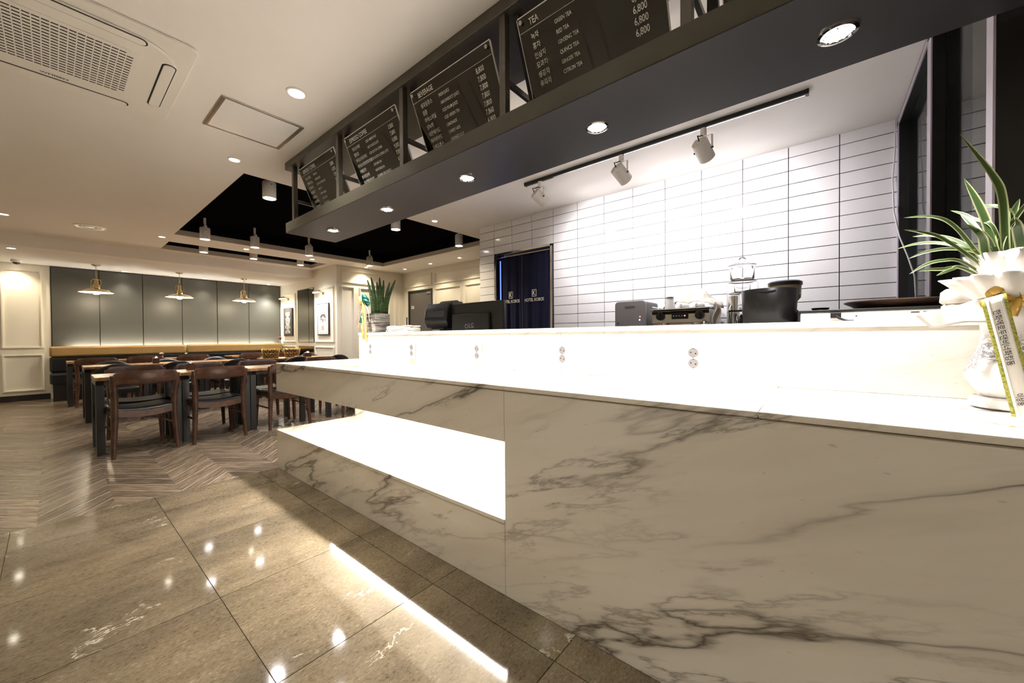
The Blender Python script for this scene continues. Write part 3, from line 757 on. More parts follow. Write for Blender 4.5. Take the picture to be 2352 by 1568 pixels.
# track light
t = thing('lighting_track', 'black ceiling lighting track along the tiled wall', 'track', (3.072, 1.2, CZ))
box(-.017, .017, -1.123, 1.12, -.030, 0).build('rail', 'black', t, bevel=.002)
box(-.006, .006, -1.115, 1.11, -.0315, -.029).build('channel', 'chrome', t)
box(-.019, .019, -1.135, -1.12, -.032, 0).build('end_cap', 'blackplastic', t); box(-.019, .019, 1.118, 1.132, -.032, 0).build('end_cap', 'blackplastic', t)
def track_spot(y, aim, lab):
    t = thing('track_spotlight', lab, 'spotlight', (3.072, y, CZ-.031), 0, 'white spotlights on the kitchen track')
    MB().cyl((0, 0, 0), (0, 0, -.055), .021, n=20).build('adapter', 'beigeplastic', t, smooth=40, bevel=.002)
    d = (Vector(aim)-Vector((3.072, y, CZ-.15))).normalized(); c = Vector((0, 0, -.16)); s = d.cross(Vector((0, 0, 1))).normalized()
    a = c-d*.075; b = c+d*.075
    bar = MB().cyl(a, b, .056, .056, 32).build('barrel', 'beigeplastic', t, smooth=40, bevel=.004)
    hol = MB(); u = s; w_ = d.cross(s)
    for rr, n in ((.022, 10), (.033, 16), (.044, 22)):
        for k in range(n):
            an = 2*PI*k/n; p = a-d*.0005+u*(rr*math.cos(an))+w_*(rr*math.sin(an)); hol.disc(p, .0026, -d, 6)
    hol.build('vent_holes', 'rubber', bar, fix=False)
    MB().disc(b+d*.0008, .047, d).build('lens', 'lens_cool', t)
    top = Vector((0, 0, -.06))
    y1 = MB()
    for q in (1, -1): y1.bar(c+s*(q*.062), Vector((0, 0, -.068))+s*(q*.062), .004, .014)
    y1.bar(Vector((0, 0, -.066))-s*.064, Vector((0, 0, -.066))+s*.064, .014, .004)
    y1.bar(Vector((0, 0, -.054)), Vector((0, 0, -.068)), .012, .012)
    y1.build('yoke', 'beigeplastic', t)
    for q in (1, -1): MB().cyl(c+s*(q*.058), c+s*(q*.070), .007, n=10).build('knob', 'blackplastic', t)
    MB().tube([(0, 0, -.05), (-.03, .01, -.06), (-.055, .01, -.075), tuple(a-d*.03+Vector((0, 0, .02))), tuple(a-d*.004)], .0045, 6).build('flex_cord', 'rubber', t, smooth=60)
    spot('track_lamp', tuple(b+d*.012), tuple(b+d), P_TRACK, COOL, 135, 1.0, .04, t)
for y, aim, lab in ((2.148, (3.9, 1.80, 1.90), 'white track spotlight nearest the curtained doorway'), (1.31, (3.9, 1.05, 1.95), 'middle white track spotlight aimed at the tiles'), (.678, (3.9, .48, 1.90), 'white track spotlight nearest the dark partition')): track_spot(y, aim, lab)

# ================================================================== MARBLE COUNTER
def wpart(mb, name, m, parent, **k):                   # part given in world coordinates under an unrotated thing
    o = mb.build(name, m, parent, **k); o.location = -Vector(parent.location); return o
CX0, XU, YE, YN = 1.185, 1.785, 3.527, 1.018           # front, upper front, dining end, niche end
ZL, ZU, ZLB, ZS = .877, 1.127, .643, .320
YB = -.56
t = thing('marble_counter', 'long white veined marble service counter with a lit open niche', 'counter', (1.5, 1.5, 0))
e = .0008
def slab(y0, y1, z0, z1, x0=CX0, th=.02, name='front_slab'): wpart(box(x0, x0+th, y0+e, y1-e, z0+e, z1-e), name, 'marble', t, bevel=.0015)
slab(YB, YN, 0, .858)                                                # tall plain front
slab(YN, 2.277, 0, ZS-.018); slab(2.277, YE, 0, ZS-.018)             # low step front
slab(YN, 2.277, ZLB, .858); slab(2.277, YE, ZLB, .858)               # apron of the ledge
for a, b in ((YB, .13), (.13, YN), (YN, 2.277), (2.277, YE)):
    wpart(box(CX0-.004, XU+.004, a+e, b-e, .859, ZL), 'ledge_top', 'marble', t, bevel=.002)
for a, b in ((YN, 2.277), (2.277, YE)):
    wpart(box(CX0-.004, 1.885, a+e, b-e, ZS-.018, ZS), 'step_top', 'marble', t, bevel=.002)
wpart(box(CX0+.02, 1.87, YE-.02, YE, 0, ZS-.019), 'step_end', 'marble', t)
wpart(box(CX0+.02, 1.87, YE-.02, YE, ZLB, .858), 'ledge_end', 'marble', t)
wpart(box(CX0+.02, 1.87, YN, YE-.02, ZLB, ZLB+.015), 'ledge_soffit', 'marble', t)
wpart(box(CX0+.02, 1.885, YN-.02, YN, ZS, ZLB+.2), 'niche_end', 'marble', t)
wpart(box(1.87, 1.89, YN, YE, 0, .858), 'niche_back', 'marble', t)
wpart(box(1.89, 2.40, YE-.25, YE, 0, .858), 'base_end', 'marble', t)
wpart(box(XU+.005, 2.06, YE-.24, YE, .859, ZL), 'ledge_return', 'marble', t, bevel=.002)
wpart(MB().box(1.89, 2.38, PY+.01, 1.26, .02, 1.10).box(1.89, 2.10, 1.26, 3.255, .02, 1.10), 'cabinet_core', 'blackplastic', t)
wpart(box(2.105, 2.50, 1.27, 3.25, .02, .82), 'work_shelf', 'blackplastic', t)
wpart(box(1.43, 1.465, 1.22, 3.12, ZLB-.012, ZLB-.001), 'glow_strip', 'glow_strip', t)
for a, b in ((YB, 1.115), (1.115, 2.443), (2.443, 3.28)):
    wpart(box(XU, XU+.02, a+e, b-e, ZL+.0005, 1.103), 'upper_slab', 'marble_pale', t, bevel=.0015)
wpart(box(XU+.02, 2.11, 3.26, 3.28, ZL, 1.103), 'upper_end', 'marble_pale', t)
for a, b, xr in ((PY+.01, 1.27, 2.42), (1.27, 2.46, 2.11), (2.46, 3.285, 2.11)):
    wpart(box(XU-.004, xr, a+e, b-e, 1.103, ZU), 'upper_top', 'marble_pale', t, bevel=.002)
wpart(box(XU-.004, 1.905, YB, PY+.009, 1.103, ZU), 'upper_top', 'marble_pale', t, bevel=.002)
def area(name, loc, sx, sy, power, col, rot, parent=None):
    l = bpy.data.lights.new(name, 'AREA'); l.shape = 'RECTANGLE'; l.size = sx; l.size_y = sy; l.energy = power; l.color = col
    o = bpy.data.objects.new(name, l); C.objects.link(o); o.location = loc; o.rotation_euler = rot
    if parent: o.parent = parent; o.location = Vector(loc)-Vector(parent.location)
    return o
area('niche_led_light', (1.4475, 2.17, ZLB-.0135), .03, 1.9, P_NICHE, (1, .96, .9), (0, 0, 0), t)
# power outlets
for i, y in enumerate((3.072, 2.474, 1.761, 1.102, .434)):
    t = thing('power_outlet', '%s white double power outlet on the counter, from the dining room end' % ORD[i], 'outlet', (XU, y, .98), 0, 'double power outlets on the counter')
    MB().box(-.008, 0, -.045, .045, -.064, .064).build('plate', 'outlet', t, bevel=.003)
    for z in (.023, -.023):
        s = MB().cyl((-.0086, 0, z), (-.004, 0, z), .0205, n=28).build('socket', 'greyplastic', t, smooth=40)
        MB().lathe([(.0205, 0), (.022, .0015), (.0235, 0)], 28).build('socket_rim', 'outlet', s).matrix_local = Matrix.Translation((-.008, 0, z)) @ Matrix.Rotation(-PI/2, 4, 'Y')
        for q in (.0095, -.0095): MB().disc((-.0089, q, z+q*.25), .0032, (-1, 0, 0), 10).build('pin_hole', 'rubber', s, fix=False)
        for q in (.0195, -.0195): MB().box(-.0092, -.0085, -.003, .003, z+q-.0012, z+q+.0012).build('earth_clip', 'rubber', s)

# ================================================================== BENCH
t = thing('banquette_bench', 'long black banquette bench with a tan leather top roll', 'bench', (1.9, 10.7, 0))
wpart(box(0, 3.80, 10.46, YW-.035, 0, .30), 'base', 'black', t)
for a, b in ((-.035, 1.87), (1.876, 3.80)):
    wpart(box(a, b, 10.42, 10.95, .30, .49), 'seat', 'leather', t, bevel=.03)
    wpart(box(a, b, 10.80, YW-.13, .49, .77), 'backrest', 'leather', t, bevel=.03)
    wpart(box(a, b, 10.77, YW-.13, .772, .965), 'top_roll', 'tan', t, bevel=.035, smooth=60)
wpart(box(.22, 3.70, YW-.125, YW-.10, .90, .915), 'cove_led', 'led_bench', t)
o = thing('wall_socket', 'small white socket on the end of the bench base', 'outlet', (.24, 10.46, .12))
MB().box(-.035, .035, -.008, 0, -.05, .05).build('plate', 'greyplastic', o, bevel=.003)
for z in (.018, -.018): MB().cyl((0, -.010, z), (0, -.006, z), .014, n=18).build('socket', 'outlet', o)

# ================================================================== TABLES AND CHAIRS
TW, TD, TH = .615, .585, .728
def make_table():
    t = thing('dining_table', 'x', 'table', (0, 0, 0), 0, 'butcher block dining tables')
    n = 8; pm = MB().box(0, (TW-.004)/n-.0012, 0, TD, 0, .030).mesh('plank'); pm.materials.append(M['butcher'])
    for k in range(n):
        o = bpy.data.objects.new('plank', pm); C.objects.link(o); o.parent = t; o.location = (.002+(TW-.004)/n*k, 0, TH-.030)
    fr = MB(); q = .057
    fr.box(.004, TW-.004, .004, .03, TH-.075, TH-.0305).box(.004, TW-.004, TD-.03, TD-.004, TH-.075, TH-.0305).box(.004, .03, .03, TD-.03, TH-.075, TH-.0305).box(TW-.03, TW-.004, .03, TD-.03, TH-.075, TH-.0305)
    fr.build('apron', 'blackmetal', t)
    for x in (.004, TW-.004-q):
        for y in (.004, TD-.004-q): MB().box(x, x+q, y, y+q, 0, TH-.031).build('leg', 'blackmetal', t, bevel=.002)
    return t
table0 = make_table(); tkids = kidlist(table0); tfirst = [True]
def put_table(x, y, rz, lab):
    if tfirst[0]:
        tfirst[0] = False; table0.location = (x, y, 0); table0.rotation_euler = (0, 0, rz); table0['label'] = lab; return table0
    return dup(table0, (x, y, 0), rz, lab, tkids)
ROWN = ['in the row nearest the counter', 'in the middle row', 'in the row along the bench']
ROWS = ((.245, 5.19), (.255, 7.36), (.145, 9.40))
for r, (x0, y0) in enumerate(ROWS):
    for k in range(3): put_table(x0+TW*k, y0+.006*k, 0, 'butcher block table, %s from the aisle, %s' % (ORD[k], ROWN[r]))
    for k in range(2): put_table(2.36+TW*k, y0+.01, 0, 'butcher block table, %s from the aisle, %s' % (ORD[3+k], ROWN[r]))

def seat_grid(w0, w1, y0, y1, z, sag, th, bulge=.010):
    def f(u, v):
        y = y0+(y1-y0)*v; hw = (w0+(w1-w0)*v)/2; x = (u*2-1)*hw
        ed = min(1, min(u, 1-u)*9)*min(1, min(v, 1-v)*9)
        return (x, y, z-sag*(1-(2*u-1)**2)+bulge*ed**.5)
    mb = MB().grid(f, 14, 12)
    return mb
def brown_chair():
    t = thing('dining_chair', 'x', 'chair', (0, 0, 0), 0, 'dark walnut dining chairs')
    for s in (1, -1):
        MB().tube([(s*.228, -.225, 0), (s*.216, -.21, .22), (s*.208, -.20, .42), (s*.212, -.212, .56), (s*.222, -.232, .68), (s*.225, -.242, .755)], [.0165, .022, .026, .0255, .025, .020], 14).build('leg', 'walnut', t, smooth=60)
        MB().tube([(s*.225, .215, 0), (s*.218, .21, .2), (s*.212, .205, .405), (s*.212, .205, .432)], [.0155, .021, .025, .024], 14).build('leg', 'walnut', t, smooth=60)
    # curved top rail growing out of the rear legs
    nu, sec = 36, []
    for i in range(nu+1):
        u = -1+2*i/nu; a = abs(u)
        x = u*.238; yc = -.238-.050*(1-u*u)
        top = .792-.012*u*u-(.060*((a-.84)/.16)**2.2 if a > .84 else 0)
        bot = .660+.012*u*u-(.085*((a-.80)/.20)**2 if a > .80 else 0)
        th = .022 if a < .8 else .022+.020*((a-.8)/.2)
        if a > .97: top -= .006
        lean = .012
        ring = []
        for k in range(10):
            q = 2*PI*k/10; cz = (top+bot)/2; hz = (top-bot)/2
            zz = cz+hz*max(-1, min(1, 1.25*math.sin(q))); yy = yc-lean*((zz-.73)/.06)*.5+th/2*math.cos(q)*1.0
            ring.append((x, yy, zz))
        sec.append(ring)
    mb = MB(); vs = [p for r in sec for p in r]; m_ = 10
    fs = [(i*m_+k, i*m_+(k+1) % m_, (i+1)*m_+(k+1) % m_, (i+1)*m_+k) for i in range(nu) for k in range(m_)]+[tuple(range(m_-1, -1, -1)), tuple(range(nu*m_, nu*m_+m_))]
    mb.add(vs, fs).build('backrest', 'walnut', t, smooth=70)
    # seat frame: bowed back and front rails, straight sides
    for y, w_, name in ((-.205, .40, 'rear_rail'), (.205, .41, 'front_rail')):
        mb = MB(); n = 12; vs = []
        for i in range(n+1):
            u = -1+2*i/n; d = .022*(1-u*u)
            for dy in (-.011, .011):
                for z in (.375-d, .434-d): vs.append((u*w_/2, y+dy, z))
        fs = []
        for i in range(n):
            a, b = i*4, i*4+4
            fs += [(a, b, b+1, a+1), (a+2, a+3, b+3, b+2), (a, a+2, b+2, b), (a+1, b+1, b+3, a+3)]
        fs += [(0, 1, 3, 2), (n*4, n*4+2, n*4+3, n*4+1)]
        mb.add(vs, fs).build(name, 'walnut', t)
    for s in (1, -1):
        MB().bar((s*.210, -.20, .408), (s*.212, .205, .408), .022, .046).build('side_rail', 'walnut', t)
        MB().cyl((s*.214, -.208, .255), (s*.216, .21, .255), .0105, n=10).build('stretcher', 'walnut', t, smooth=60)
    seat_grid(.445, .475, -.215, .225, .437, .022, .03, .014).build('seat', 'leather', t, smooth=80, solid=.022)
    return t
def black_chair():
    t = thing('dining_chair', 'x', 'chair', (0, 0, 0), 0, 'black curved-back dining chairs')
    for s in (1, -1):
        MB().tube([(s*.215, -.225, 0), (s*.205, -.20, .40), (s*.205, -.212, .55), (s*.20, -.228, .68)], [.012, .018, .017, .014], 10).build('leg', 'walnut', t, smooth=60)
        MB().tube([(s*.215, .215, 0), (s*.208, .205, .42)], [.012, .018], 10).build('leg', 'walnut', t, smooth=60)
        MB().bar((s*.205, -.20, .40), (s*.207, .205, .40), .02, .045).build('side_rail', 'blackwood', t)
    MB().bar((-.205, -.205, .40), (.205, -.205, .40), .02, .045).build('rear_rail', 'blackwood', t)
    MB().bar((-.205, .205, .40), (.205, .205, .40), .02, .045).build('front_rail', 'blackwood', t)
    def f(u, v):
        a = 2*u-1; x = a*.215; top = .772-.085*a*a; bot = .575-.01*a*a
        return (x, -.225-.055*(1-a*a)-.02*v, bot+(top-bot)*v)
    MB().grid(f, 20, 6).build('backrest', 'blackwood', t, smooth=70, solid=.024)
    seat_grid(.43, .45, -.215, .22, .435, .012, .03, .016).build('seat', 'leather', t, smooth=80, solid=.024)
    return t
cproto = {'brown': brown_chair(), 'black': black_chair()}
ckids = {k: kidlist(v) for k, v in cproto.items()}; cfirst = {'brown': True, 'black': True}
def put_chair(kind, x, y, rz, lab):
    p = cproto[kind]
    if cfirst[kind]:
        cfirst[kind] = False; p.location = (x, y, 0); p.rotation_euler = (0, 0, rz); p['label'] = lab; return
    dup(p, (x, y, 0), rz, lab, ckids[kind])
D = math.radians
BW = 'dark walnut chair, %s from the aisle, %s'
BK = 'black curved-back chair, %s from the aisle, %s'
for i, (x, y, a) in enumerate(((.535, 5.185, 7), (1.125, 5.195, 3), (1.83, 5.24, 2), (2.71, 5.23, 0), (3.32, 5.22, 0))):
    put_chair('brown', x, y, D(a), BW % (ORD[i], 'counter side of the nearest table row'))
for i, (x, y, a) in enumerate(((.60, 5.74, 180), (1.16, 5.70, 181), (1.79, 5.76, 178), (2.66, 5.80, 180))):
    put_chair('brown', x, y, D(a), BW % (ORD[i], 'far side of the nearest table row'))
for i, (x, y, a) in enumerate(((.545, 7.32, 0), (1.13, 7.36, 3), (1.86, 7.33, -2), (2.72, 7.32, 0), (3.42, 7.36, 4))):
    put_chair('black', x, y, D(a), BK % (ORD[i], 'counter side of the middle table row'))
for i, (x, y, a) in enumerate(((.56, 7.98, 180), (1.17, 7.98, 180), (1.83, 7.98, 182), (2.68, 8.02, 180), (3.40, 8.02, 178))):
    put_chair('black', x, y, D(a), BK % (ORD[i], 'bench side of the middle table row'))
for i, (x, y, a) in enumerate(((.455, 9.41, 2), (1.045, 9.40, 0), (1.69, 9.38, 0), (2.66, 9.40, 0), (3.28, 9.40, 0))):
    put_chair('brown', x, y, D(a), BW % (ORD[i], 'drawn up to the tables along the bench'))

# ---- things on the tables
def napkin_box(x, y, lab, rz=0, wide=False):
    t = thing('napkin_holder', lab, 'napkin holder', (x, y, TH), rz, 'wooden napkin holders on the tables')
    w_ = .06 if wide else .035
    mb = MB(); h = .075
    mb.box(-w_, w_, -.035, -.029, 0, h).box(-w_, w_, .029, .035, 0, h).box(-w_, -w_+.006, -.029, .029, 0, h).box(w_-.006, w_, -.029, .029, 0, h).box(-w_+.006, w_-.006, -.029, .029, 0, .006)
    mb.build('box', 'walnut', t)
    MB().grid(lambda u, v: ((u-.5)*w_*1.8+.01*(v-.5), (v-.5)*.05, h-.012+.035*math.sin(PI*u)*(.6+.4*math.sin(PI*v))+.012*math.sin(9*u+4*v)), 8, 6).build('napkins', 'paper', t, solid=.002)
napkin_box(1.006, 5.60, 'small walnut napkin holder on the table row nearest the marble counter')
napkin_box(.971, 7.62, 'small walnut napkin holder on the middle table row')
napkin_box(3.10, 7.62, 'walnut napkin holder behind the gold baskets', 0, True)
napkin_box(3.36, 5.56, 'wide walnut napkin holder just beyond the marble counter end', 0, True)
t = thing('sugar_bowl', 'dark flared bowl with white sachets on the bench side table row', 'bowl', (1.33, 9.80, TH))
MB().lathe([(.0, 0), (.035, 0), (.028, .02), (.026, .05), (.045, .085), (.043, .085), (.02, .05), (.0, .03)], 20).build('body', 'walnut', t, smooth=60)
MB().grid(lambda u, v: ((u-.5)*.075, (v-.5)*.075, .08+.02*math.sin(PI*u)*math.sin(PI*v)), 6, 6).build('sachets', 'paper', t, solid=.003)
def basket(x, y, lab):
    t = thing('wire_basket', lab, 'basket', (x, y, TH), 0, 'gold wire baskets on the middle table row')
    def rim(a, z): 
        k = .80+.20*z/.16; return (.145*k*math.cos(a), .095*k*math.sin(a), z)
    MB().prism([rim(2*PI*i/24, 0)[:2] for i in range(24)], 0, .006).build('base', 'basketin', t)
    MB().lathe([(1, .006), (1.18, .145)], 24, fn=None).build('liner', 'basketin', t, smooth=60).scale = (.113, .073, 1)
    for k, z in enumerate((.022, .055, .09, .13, .160)):
        pts = [Vector(rim(2*PI*i/48, z))+Vector((0, 0, .016*math.sin(2*PI*i/48*14+k*PI))) for i in range(48)]
        MB().tube(pts, .0024, 5, True).build('woven_wire', 'gold', t, smooth=60)
    st = MB()
    for i in range(28):
        a = 2*PI*i/28; st.tube([Vector(rim(a, 0)), Vector(rim(a+.06, .08))*1.01, Vector(rim(a, .168))], .0018, 5)
    o = st.build('stakes', 'gold', t, smooth=60); o['kind'] = 'stuff'
basket(2.48, 7.62, 'gold wire basket on the middle table row, nearer the aisle')
basket(2.86, 7.70, 'gold wire basket on the middle table row, nearer the side wall')
t = thing('flower_glass', 'small stemmed glass holding a red flower on the bench top', 'glass', (3.745, 10.84, .965))
MB().lathe([(.0, 0), (.032, 0), (.03, .004), (.005, .008), (.004, .06), (.012, .07), (.045, .125), (.043, .125), (.010, .075), (.0, .07)], 20).build('glass', 'glassware', t, smooth=60)
for k in range(7):
    a = 2*PI*k/7; MB().lathe([(.0, -.018), (.018, -.008), (.022, .004), (.0, .016)], 10, (.022*math.cos(a)*(k > 0), .022*math.sin(a)*(k > 0), .138+.012*(k % 2))).build('petal', 'red', t, smooth=70)

# ================================================================== WALL DECOR OF THE ALCOVE
t = thing('wall_mirror', 'tall grey wall mirror between the two framed pictures', 'mirror', (XS, 9.462, 1.62))
MB().box(-.012, 0, -.43, .43, -.62, .62).build('glass', 'mirror', t)
mb = MB()
for y in (-.438, .430): mb.box(-.016, 0, y, y+.008, -.628, .628)
for z in (-.628, .620): mb.box(-.016, 0, -.43, .43, z, z+.008)
mb.build('frame', 'blackmetal', t)
mb = MB().box(-.012, 0, -.43, .43, -1.53, -.72).build('lower_glass', 'mirror', t)
t = thing('framed_poster', 'dark framed poster with white block lettering about hoping for the best', 'poster', (XS, 10.47, 1.50), 0, 'framed posters')
MB().box(-.032, -.004, -.27, .27, -.35, .35).build('frame', 'black', t)
MB().box(-.0335, -.031, -.25, .25, -.33, .33).build('print', mat('poster_charcoal', (.075, .065, .058), .5), t)
mb = MB()
for i, (q, sz) in enumerate(zip(POSTER, (.115, .085, .085, .085, .085, .085, .085, .085))): put_text(mb, q, sz*1.12, (-.0345, 0, .155-.063*i), (0, -1, 0), (0, 0, 1), 'C', .82)
mb.build('lettering', 'letters', t, fix=False)
t = thing('framed_poster', 'black framed pale lilac poster of a drawn tree', 'poster', (XS, 8.522, 1.50), 0, 'framed posters')
MB().box(-.032, -.004, -.27, .27, -.35, .35).build('frame', 'black', t)
MB().box(-.0335, -.031, -.25, .25, -.33, .33).build('print', mat('poster_lilac', (.72, .67, .72), .5), t)
mb = MB(); rnd = random.Random(3)
def branch(p, a, l, d):
    q = (p[0]+l*math.cos(a), p[1]+l*math.sin(a)); w_ = .012*.62**(5-d)
    nx_, ny_ = -math.sin(a)*w_, math.cos(a)*w_
    mb.add([(-.0345, -(p[0]+nx_), p[1]+ny_), (-.0345, -(p[0]-nx_), p[1]-ny_), (-.0345, -(q[0]-nx_*.7), q[1]-ny_*.7), (-.0345, -(q[0]+nx_*.7), q[1]+ny_*.7)], [(0, 1, 2, 3)])
    if d == 0:
        for k in range(2): mb.disc((-.0346, -(q[0]+rnd.uniform(-.02, .02)), q[1]+rnd.uniform(-.02, .02)), rnd.uniform(.006, .011), (-1, 0, 0), 6)
        return
    for s in (-1, 0, 1): branch(q, a+s*rnd.uniform(.42, .62)+rnd.uniform(-.1, .1), l*.72, d-1)
branch((0, -.13), PI/2, .085, 3)
for k in range(190):
    an = rnd.uniform(0, 2*PI); rr = math.sqrt(rnd.uniform(.05, 1)); px, pz = .155*rr*math.cos(an), .035+.14*rr*math.sin(an)
    if pz < -.06 and abs(px) < .05: continue
    mb.disc((-.0346, px, pz), rnd.uniform(.005, .0105), (-1, 0, 0), 6)
put_text(mb, 'TRUST', .05, (-.0345, 0, -.19), (0, -1, 0), (0, 0, 1), 'C', .9); put_text(mb, 'CREA', .05, (-.0345, 0, -.235), (0, -1, 0), (0, 0, 1), 'C', .9)
mb.build('tree_print', mat('poster_ink', (.06, .05, .055), .6), t, fix=False)
def picture_light(y, lab):
    t = thing('picture_light', lab, 'wall lamp', (XS, y, 2.07), 0, 'brass picture lights')
    MB().cyl((-.02, 0, 0), (0, 0, 0), .035, n=20).build('backplate', 'brass', t, smooth=40)
    MB().tube([(-.01, 0, 0), (-.07, 0, .05), (-.14, 0, .06), (-.17, 0, .035)], .007, 8).build('arm', 'brass', t, smooth=60)
    MB().cyl((-.17, -.14, .03), (-.17, .14, .03), .022, n=16).build('hood', 'brass', t, smooth=40)
    MB().box(-.185, -.155, -.13, .13, .002, .010).build('tube_bulb', 'bulb', t)
    area('picture_lamp', (XS-.17, y, 2.066), .03, .26, P_PIC, MIDW, (0, math.radians(20), 0), t)
picture_light(10.47, 'brass picture light over the dark lettered poster'); picture_light(8.522, 'brass picture light over the lilac tree poster')

# ================================================================== DOORWAY CURTAIN
t = thing('doorway_curtain', 'navy linen split doorway curtain printed with hotel lettering', 'curtain', (3.95, 3.03, 0))
MB().cyl((0, -.47, 2.168), (0, .46, 2.168), .009, n=10).build('rod', 'chrome', t)
def cloth(y0, y1, ph, name):
    def f(u, v):
        y = y0+(y1-y0)*u; z = 2.175-(2.175-.95)*v
        return (.004+.010*math.sin(u*17+ph)+.008*math.sin(u*31+ph*2+v*1.5)*(.3+v), y-3.03, z)
    o = MB().grid(f, 40, 30).build(name, 'noren', t, smooth=80, solid=.003); return f
f1 = cloth(3.432, 3.068, 0, 'left_panel'); f2 = cloth(3.064, 2.642, 1.3, 'right_panel')
for yc in (3.237, 2.85):
    mb = MB(); y = yc-3.03
    for a, b, c, d_ in ((-.035, -.029, -.045, .045), (.029, .035, -.045, .045), (-.035, .035, .039, .045), (-.035, .035, -.045, -.039)): mb.box(-.0225, -.0215, y+a, y+b, 1.64+c, 1.64+d_)
    put_text(mb, 'K', .085, (-.023, y, 1.612), (0, -1, 0), (0, 0, 1), 'C', .8)
    put_text(mb, 'HOTEL KOBOS', .058, (-.023, y, 1.535), (0, -1, 0), (0, 0, 1), 'C', .78)
    mb.build('logo_print', 'letters', t, fix=False)
for i, y in enumerate((2.595, 3.452)):  # glowing panels added at the jambs in place of the bright gaps
    o = tag(box(XT+.10, XT+.115, y-.012, y+.012, .1, 2.14).build('glow_strip', 'blue_gap_glow'), 'added blue glowing panel for the lit gap inside the curtained doorway, %s' % ('on the side of the kitchen tiles' if i == 0 else 'on the corridor side'), 'glow panel', 'blue doorway gap glows')
    
# ================================================================== BACK COUNTER AND ITS THINGS
BZ = .90
t = thing('back_counter', 'dark back counter standing against the white tiled wall', 'counter', (3.58, .95, 0))
wpart(box(3.28, XT-.003, PY+.01, 2.35, .87, BZ), 'worktop', 'brushed', t, bevel=.002)
for k in range(4):
    y = PY+.012+.69*k; b = wpart(box(3.31, XT-.003, y, y+.685, .05, .868), 'cabinet', 'blackplastic', t)
    MB().box(3.295, 3.309, y+.01, y+.675, .08, .86).build('door', 'blackmetal', b, bevel=.002)
# espresso machine
t = thing('espresso_machine', 'chrome espresso machine with two black knobs on the back counter', 'coffee machine', (3.35, .925, BZ))
MB().box(.03, .46, -.228, .228, .06, .40).build('body', 'brushed', t, bevel=.012)
v = [(0, .228, .285), (0, -.228, .285), (.0, -.228, .36), (0, .228, .36), (.05, .228, .285), (.05, -.228, .285), (.05, -.228, .40), (.05, .228, .40), (-.015, .228, .39), (-.015, -.228, .39)]
MB().add(v, [(0, 1, 2, 3), (3, 2, 9, 8), (8, 9, 6, 7), (4, 7, 6, 5), (0, 4, 5, 1), (0, 3, 8, 7, 4), (1, 5, 6, 9, 2)]).build('front_panel', 'brushed', t, bevel=.003)
for y in (.155, -.157):
    k = MB().cyl((-.022, y, .345), (0, y, .345), .034, n=24).build('knob', 'blackplastic', t, smooth=40, bevel=.002)
    MB().box(-.036, -.020, y-.009, y+.009, .312, .378).build('grip', 'blackplastic', k, bevel=.003)
d_ = MB().box(-.006, 0, -.069, .063, .318, .373).build('display', 'blackplastic', t, bevel=.002)
for k in range(5): MB().disc((-.0066, .045-.022*k, .345), .0055, (-1, 0, 0), 10).build('button', 'ledred' if k == 4 else 'letters', d_, fix=False)
MB().box(-.02, .46, -.235, .235, .398, .408).build('top_tray', 'chrome', t, bevel=.002)
rl = MB()
for y in (-.23, .23): rl.cyl((0, y, .43), (.44, y, .43), .005, n=8)
rl.cyl((.44, -.23, .43), (.44, .23, .43), .005, n=8); rl.build('cup_rail', 'chrome', t)
for y in (.13, -.13):
    g = MB().cyl((.015, y, .20), (.015, y, .285), .036, n=20).build('group_head', 'chrome', t, smooth=40)
    MB().cyl((.015, y, .195), (-.14, y, .185), .012, n=10).cyl((.015, y, .17), (.015, y, .205), .034, n=16).build('portafilter', 'blackplastic', g)
MB().box(-.06, .10, -.225, .225, 0, .06).build('drip_tray', 'chrome', t, bevel=.004)
MB().tube([(-.01, -.19, .30), (-.05, -.20, .285), (-.06, -.20, .24), (-.05, -.20, .16)], .006, 8).build('steam_wand', 'chrome', t, smooth=60)
for x in (.06, .42):
    for y in (-.2, .2): MB().cyl((x, y, 0), (x, y, .065), .02, n=12).build('foot', 'blackplastic', t)
def cup(y, lab, x=3.48):
    t = thing('coffee_cup', lab, 'cup', (x, y, BZ+.408), 0, 'white cups on the espresso machine')
    MB().lathe([(.044, 0), (.046, .006), (.045, .03), (.036, .046), (.024, .05), (.0, .05)], 24).build('bowl', 'porcelain', t, smooth=60)
    MB().tube([(-.040, .006, .014), (-.066, .01, .018), (-.068, .01, .034), (-.040, .006, .038)], .005, 8).build('handle', 'porcelain', t, smooth=60)
cup(.928, 'upturned white cup on the espresso machine beside the milk jug'); cup(.805, 'upturned white cup on the espresso machine under the cloth edge')
t = thing('milk_jug', 'white jug with a steel lid on the espresso machine', 'jug', (3.48, 1.04, BZ+.408))
MB().lathe([(.0, 0), (.044, 0), (.046, .02), (.032, .08), (.034, .098), (.0, .098)], 24).build('body', 'porcelain', t, smooth=60)
MB().cyl((0, 0, .098), (0, 0, .112), .035, n=20).build('lid', 'brushed', t)
t = thing('dish_cloth', 'crumpled ecru cloth draped over the espresso machine top', 'cloth', (3.60, .90, BZ+.408))
rn = random.Random(5)
def cl(u, v):
    x = -.08+.27*v; y = .215-.44*u
    env = (min(1, u*5)*min(1, (1-u)*4))**.5*(.35+.65*min(1, v*3))
    n = .020*math.sin(9*u+5*v)+.014*math.sin(23*u-9*v)+.012*math.sin(31*v+12*u)+.008*math.sin(47*u+30*v)
    return (x+.01*math.sin(14*u), y+.006*math.sin(20*v), .012+.155*env*(.72+.28*math.sin(PI*min(1, u*1.2)))+n*env)
MB().grid(cl, 60, 40).build('drape', 'cloth', t, smooth=80, solid=.004)
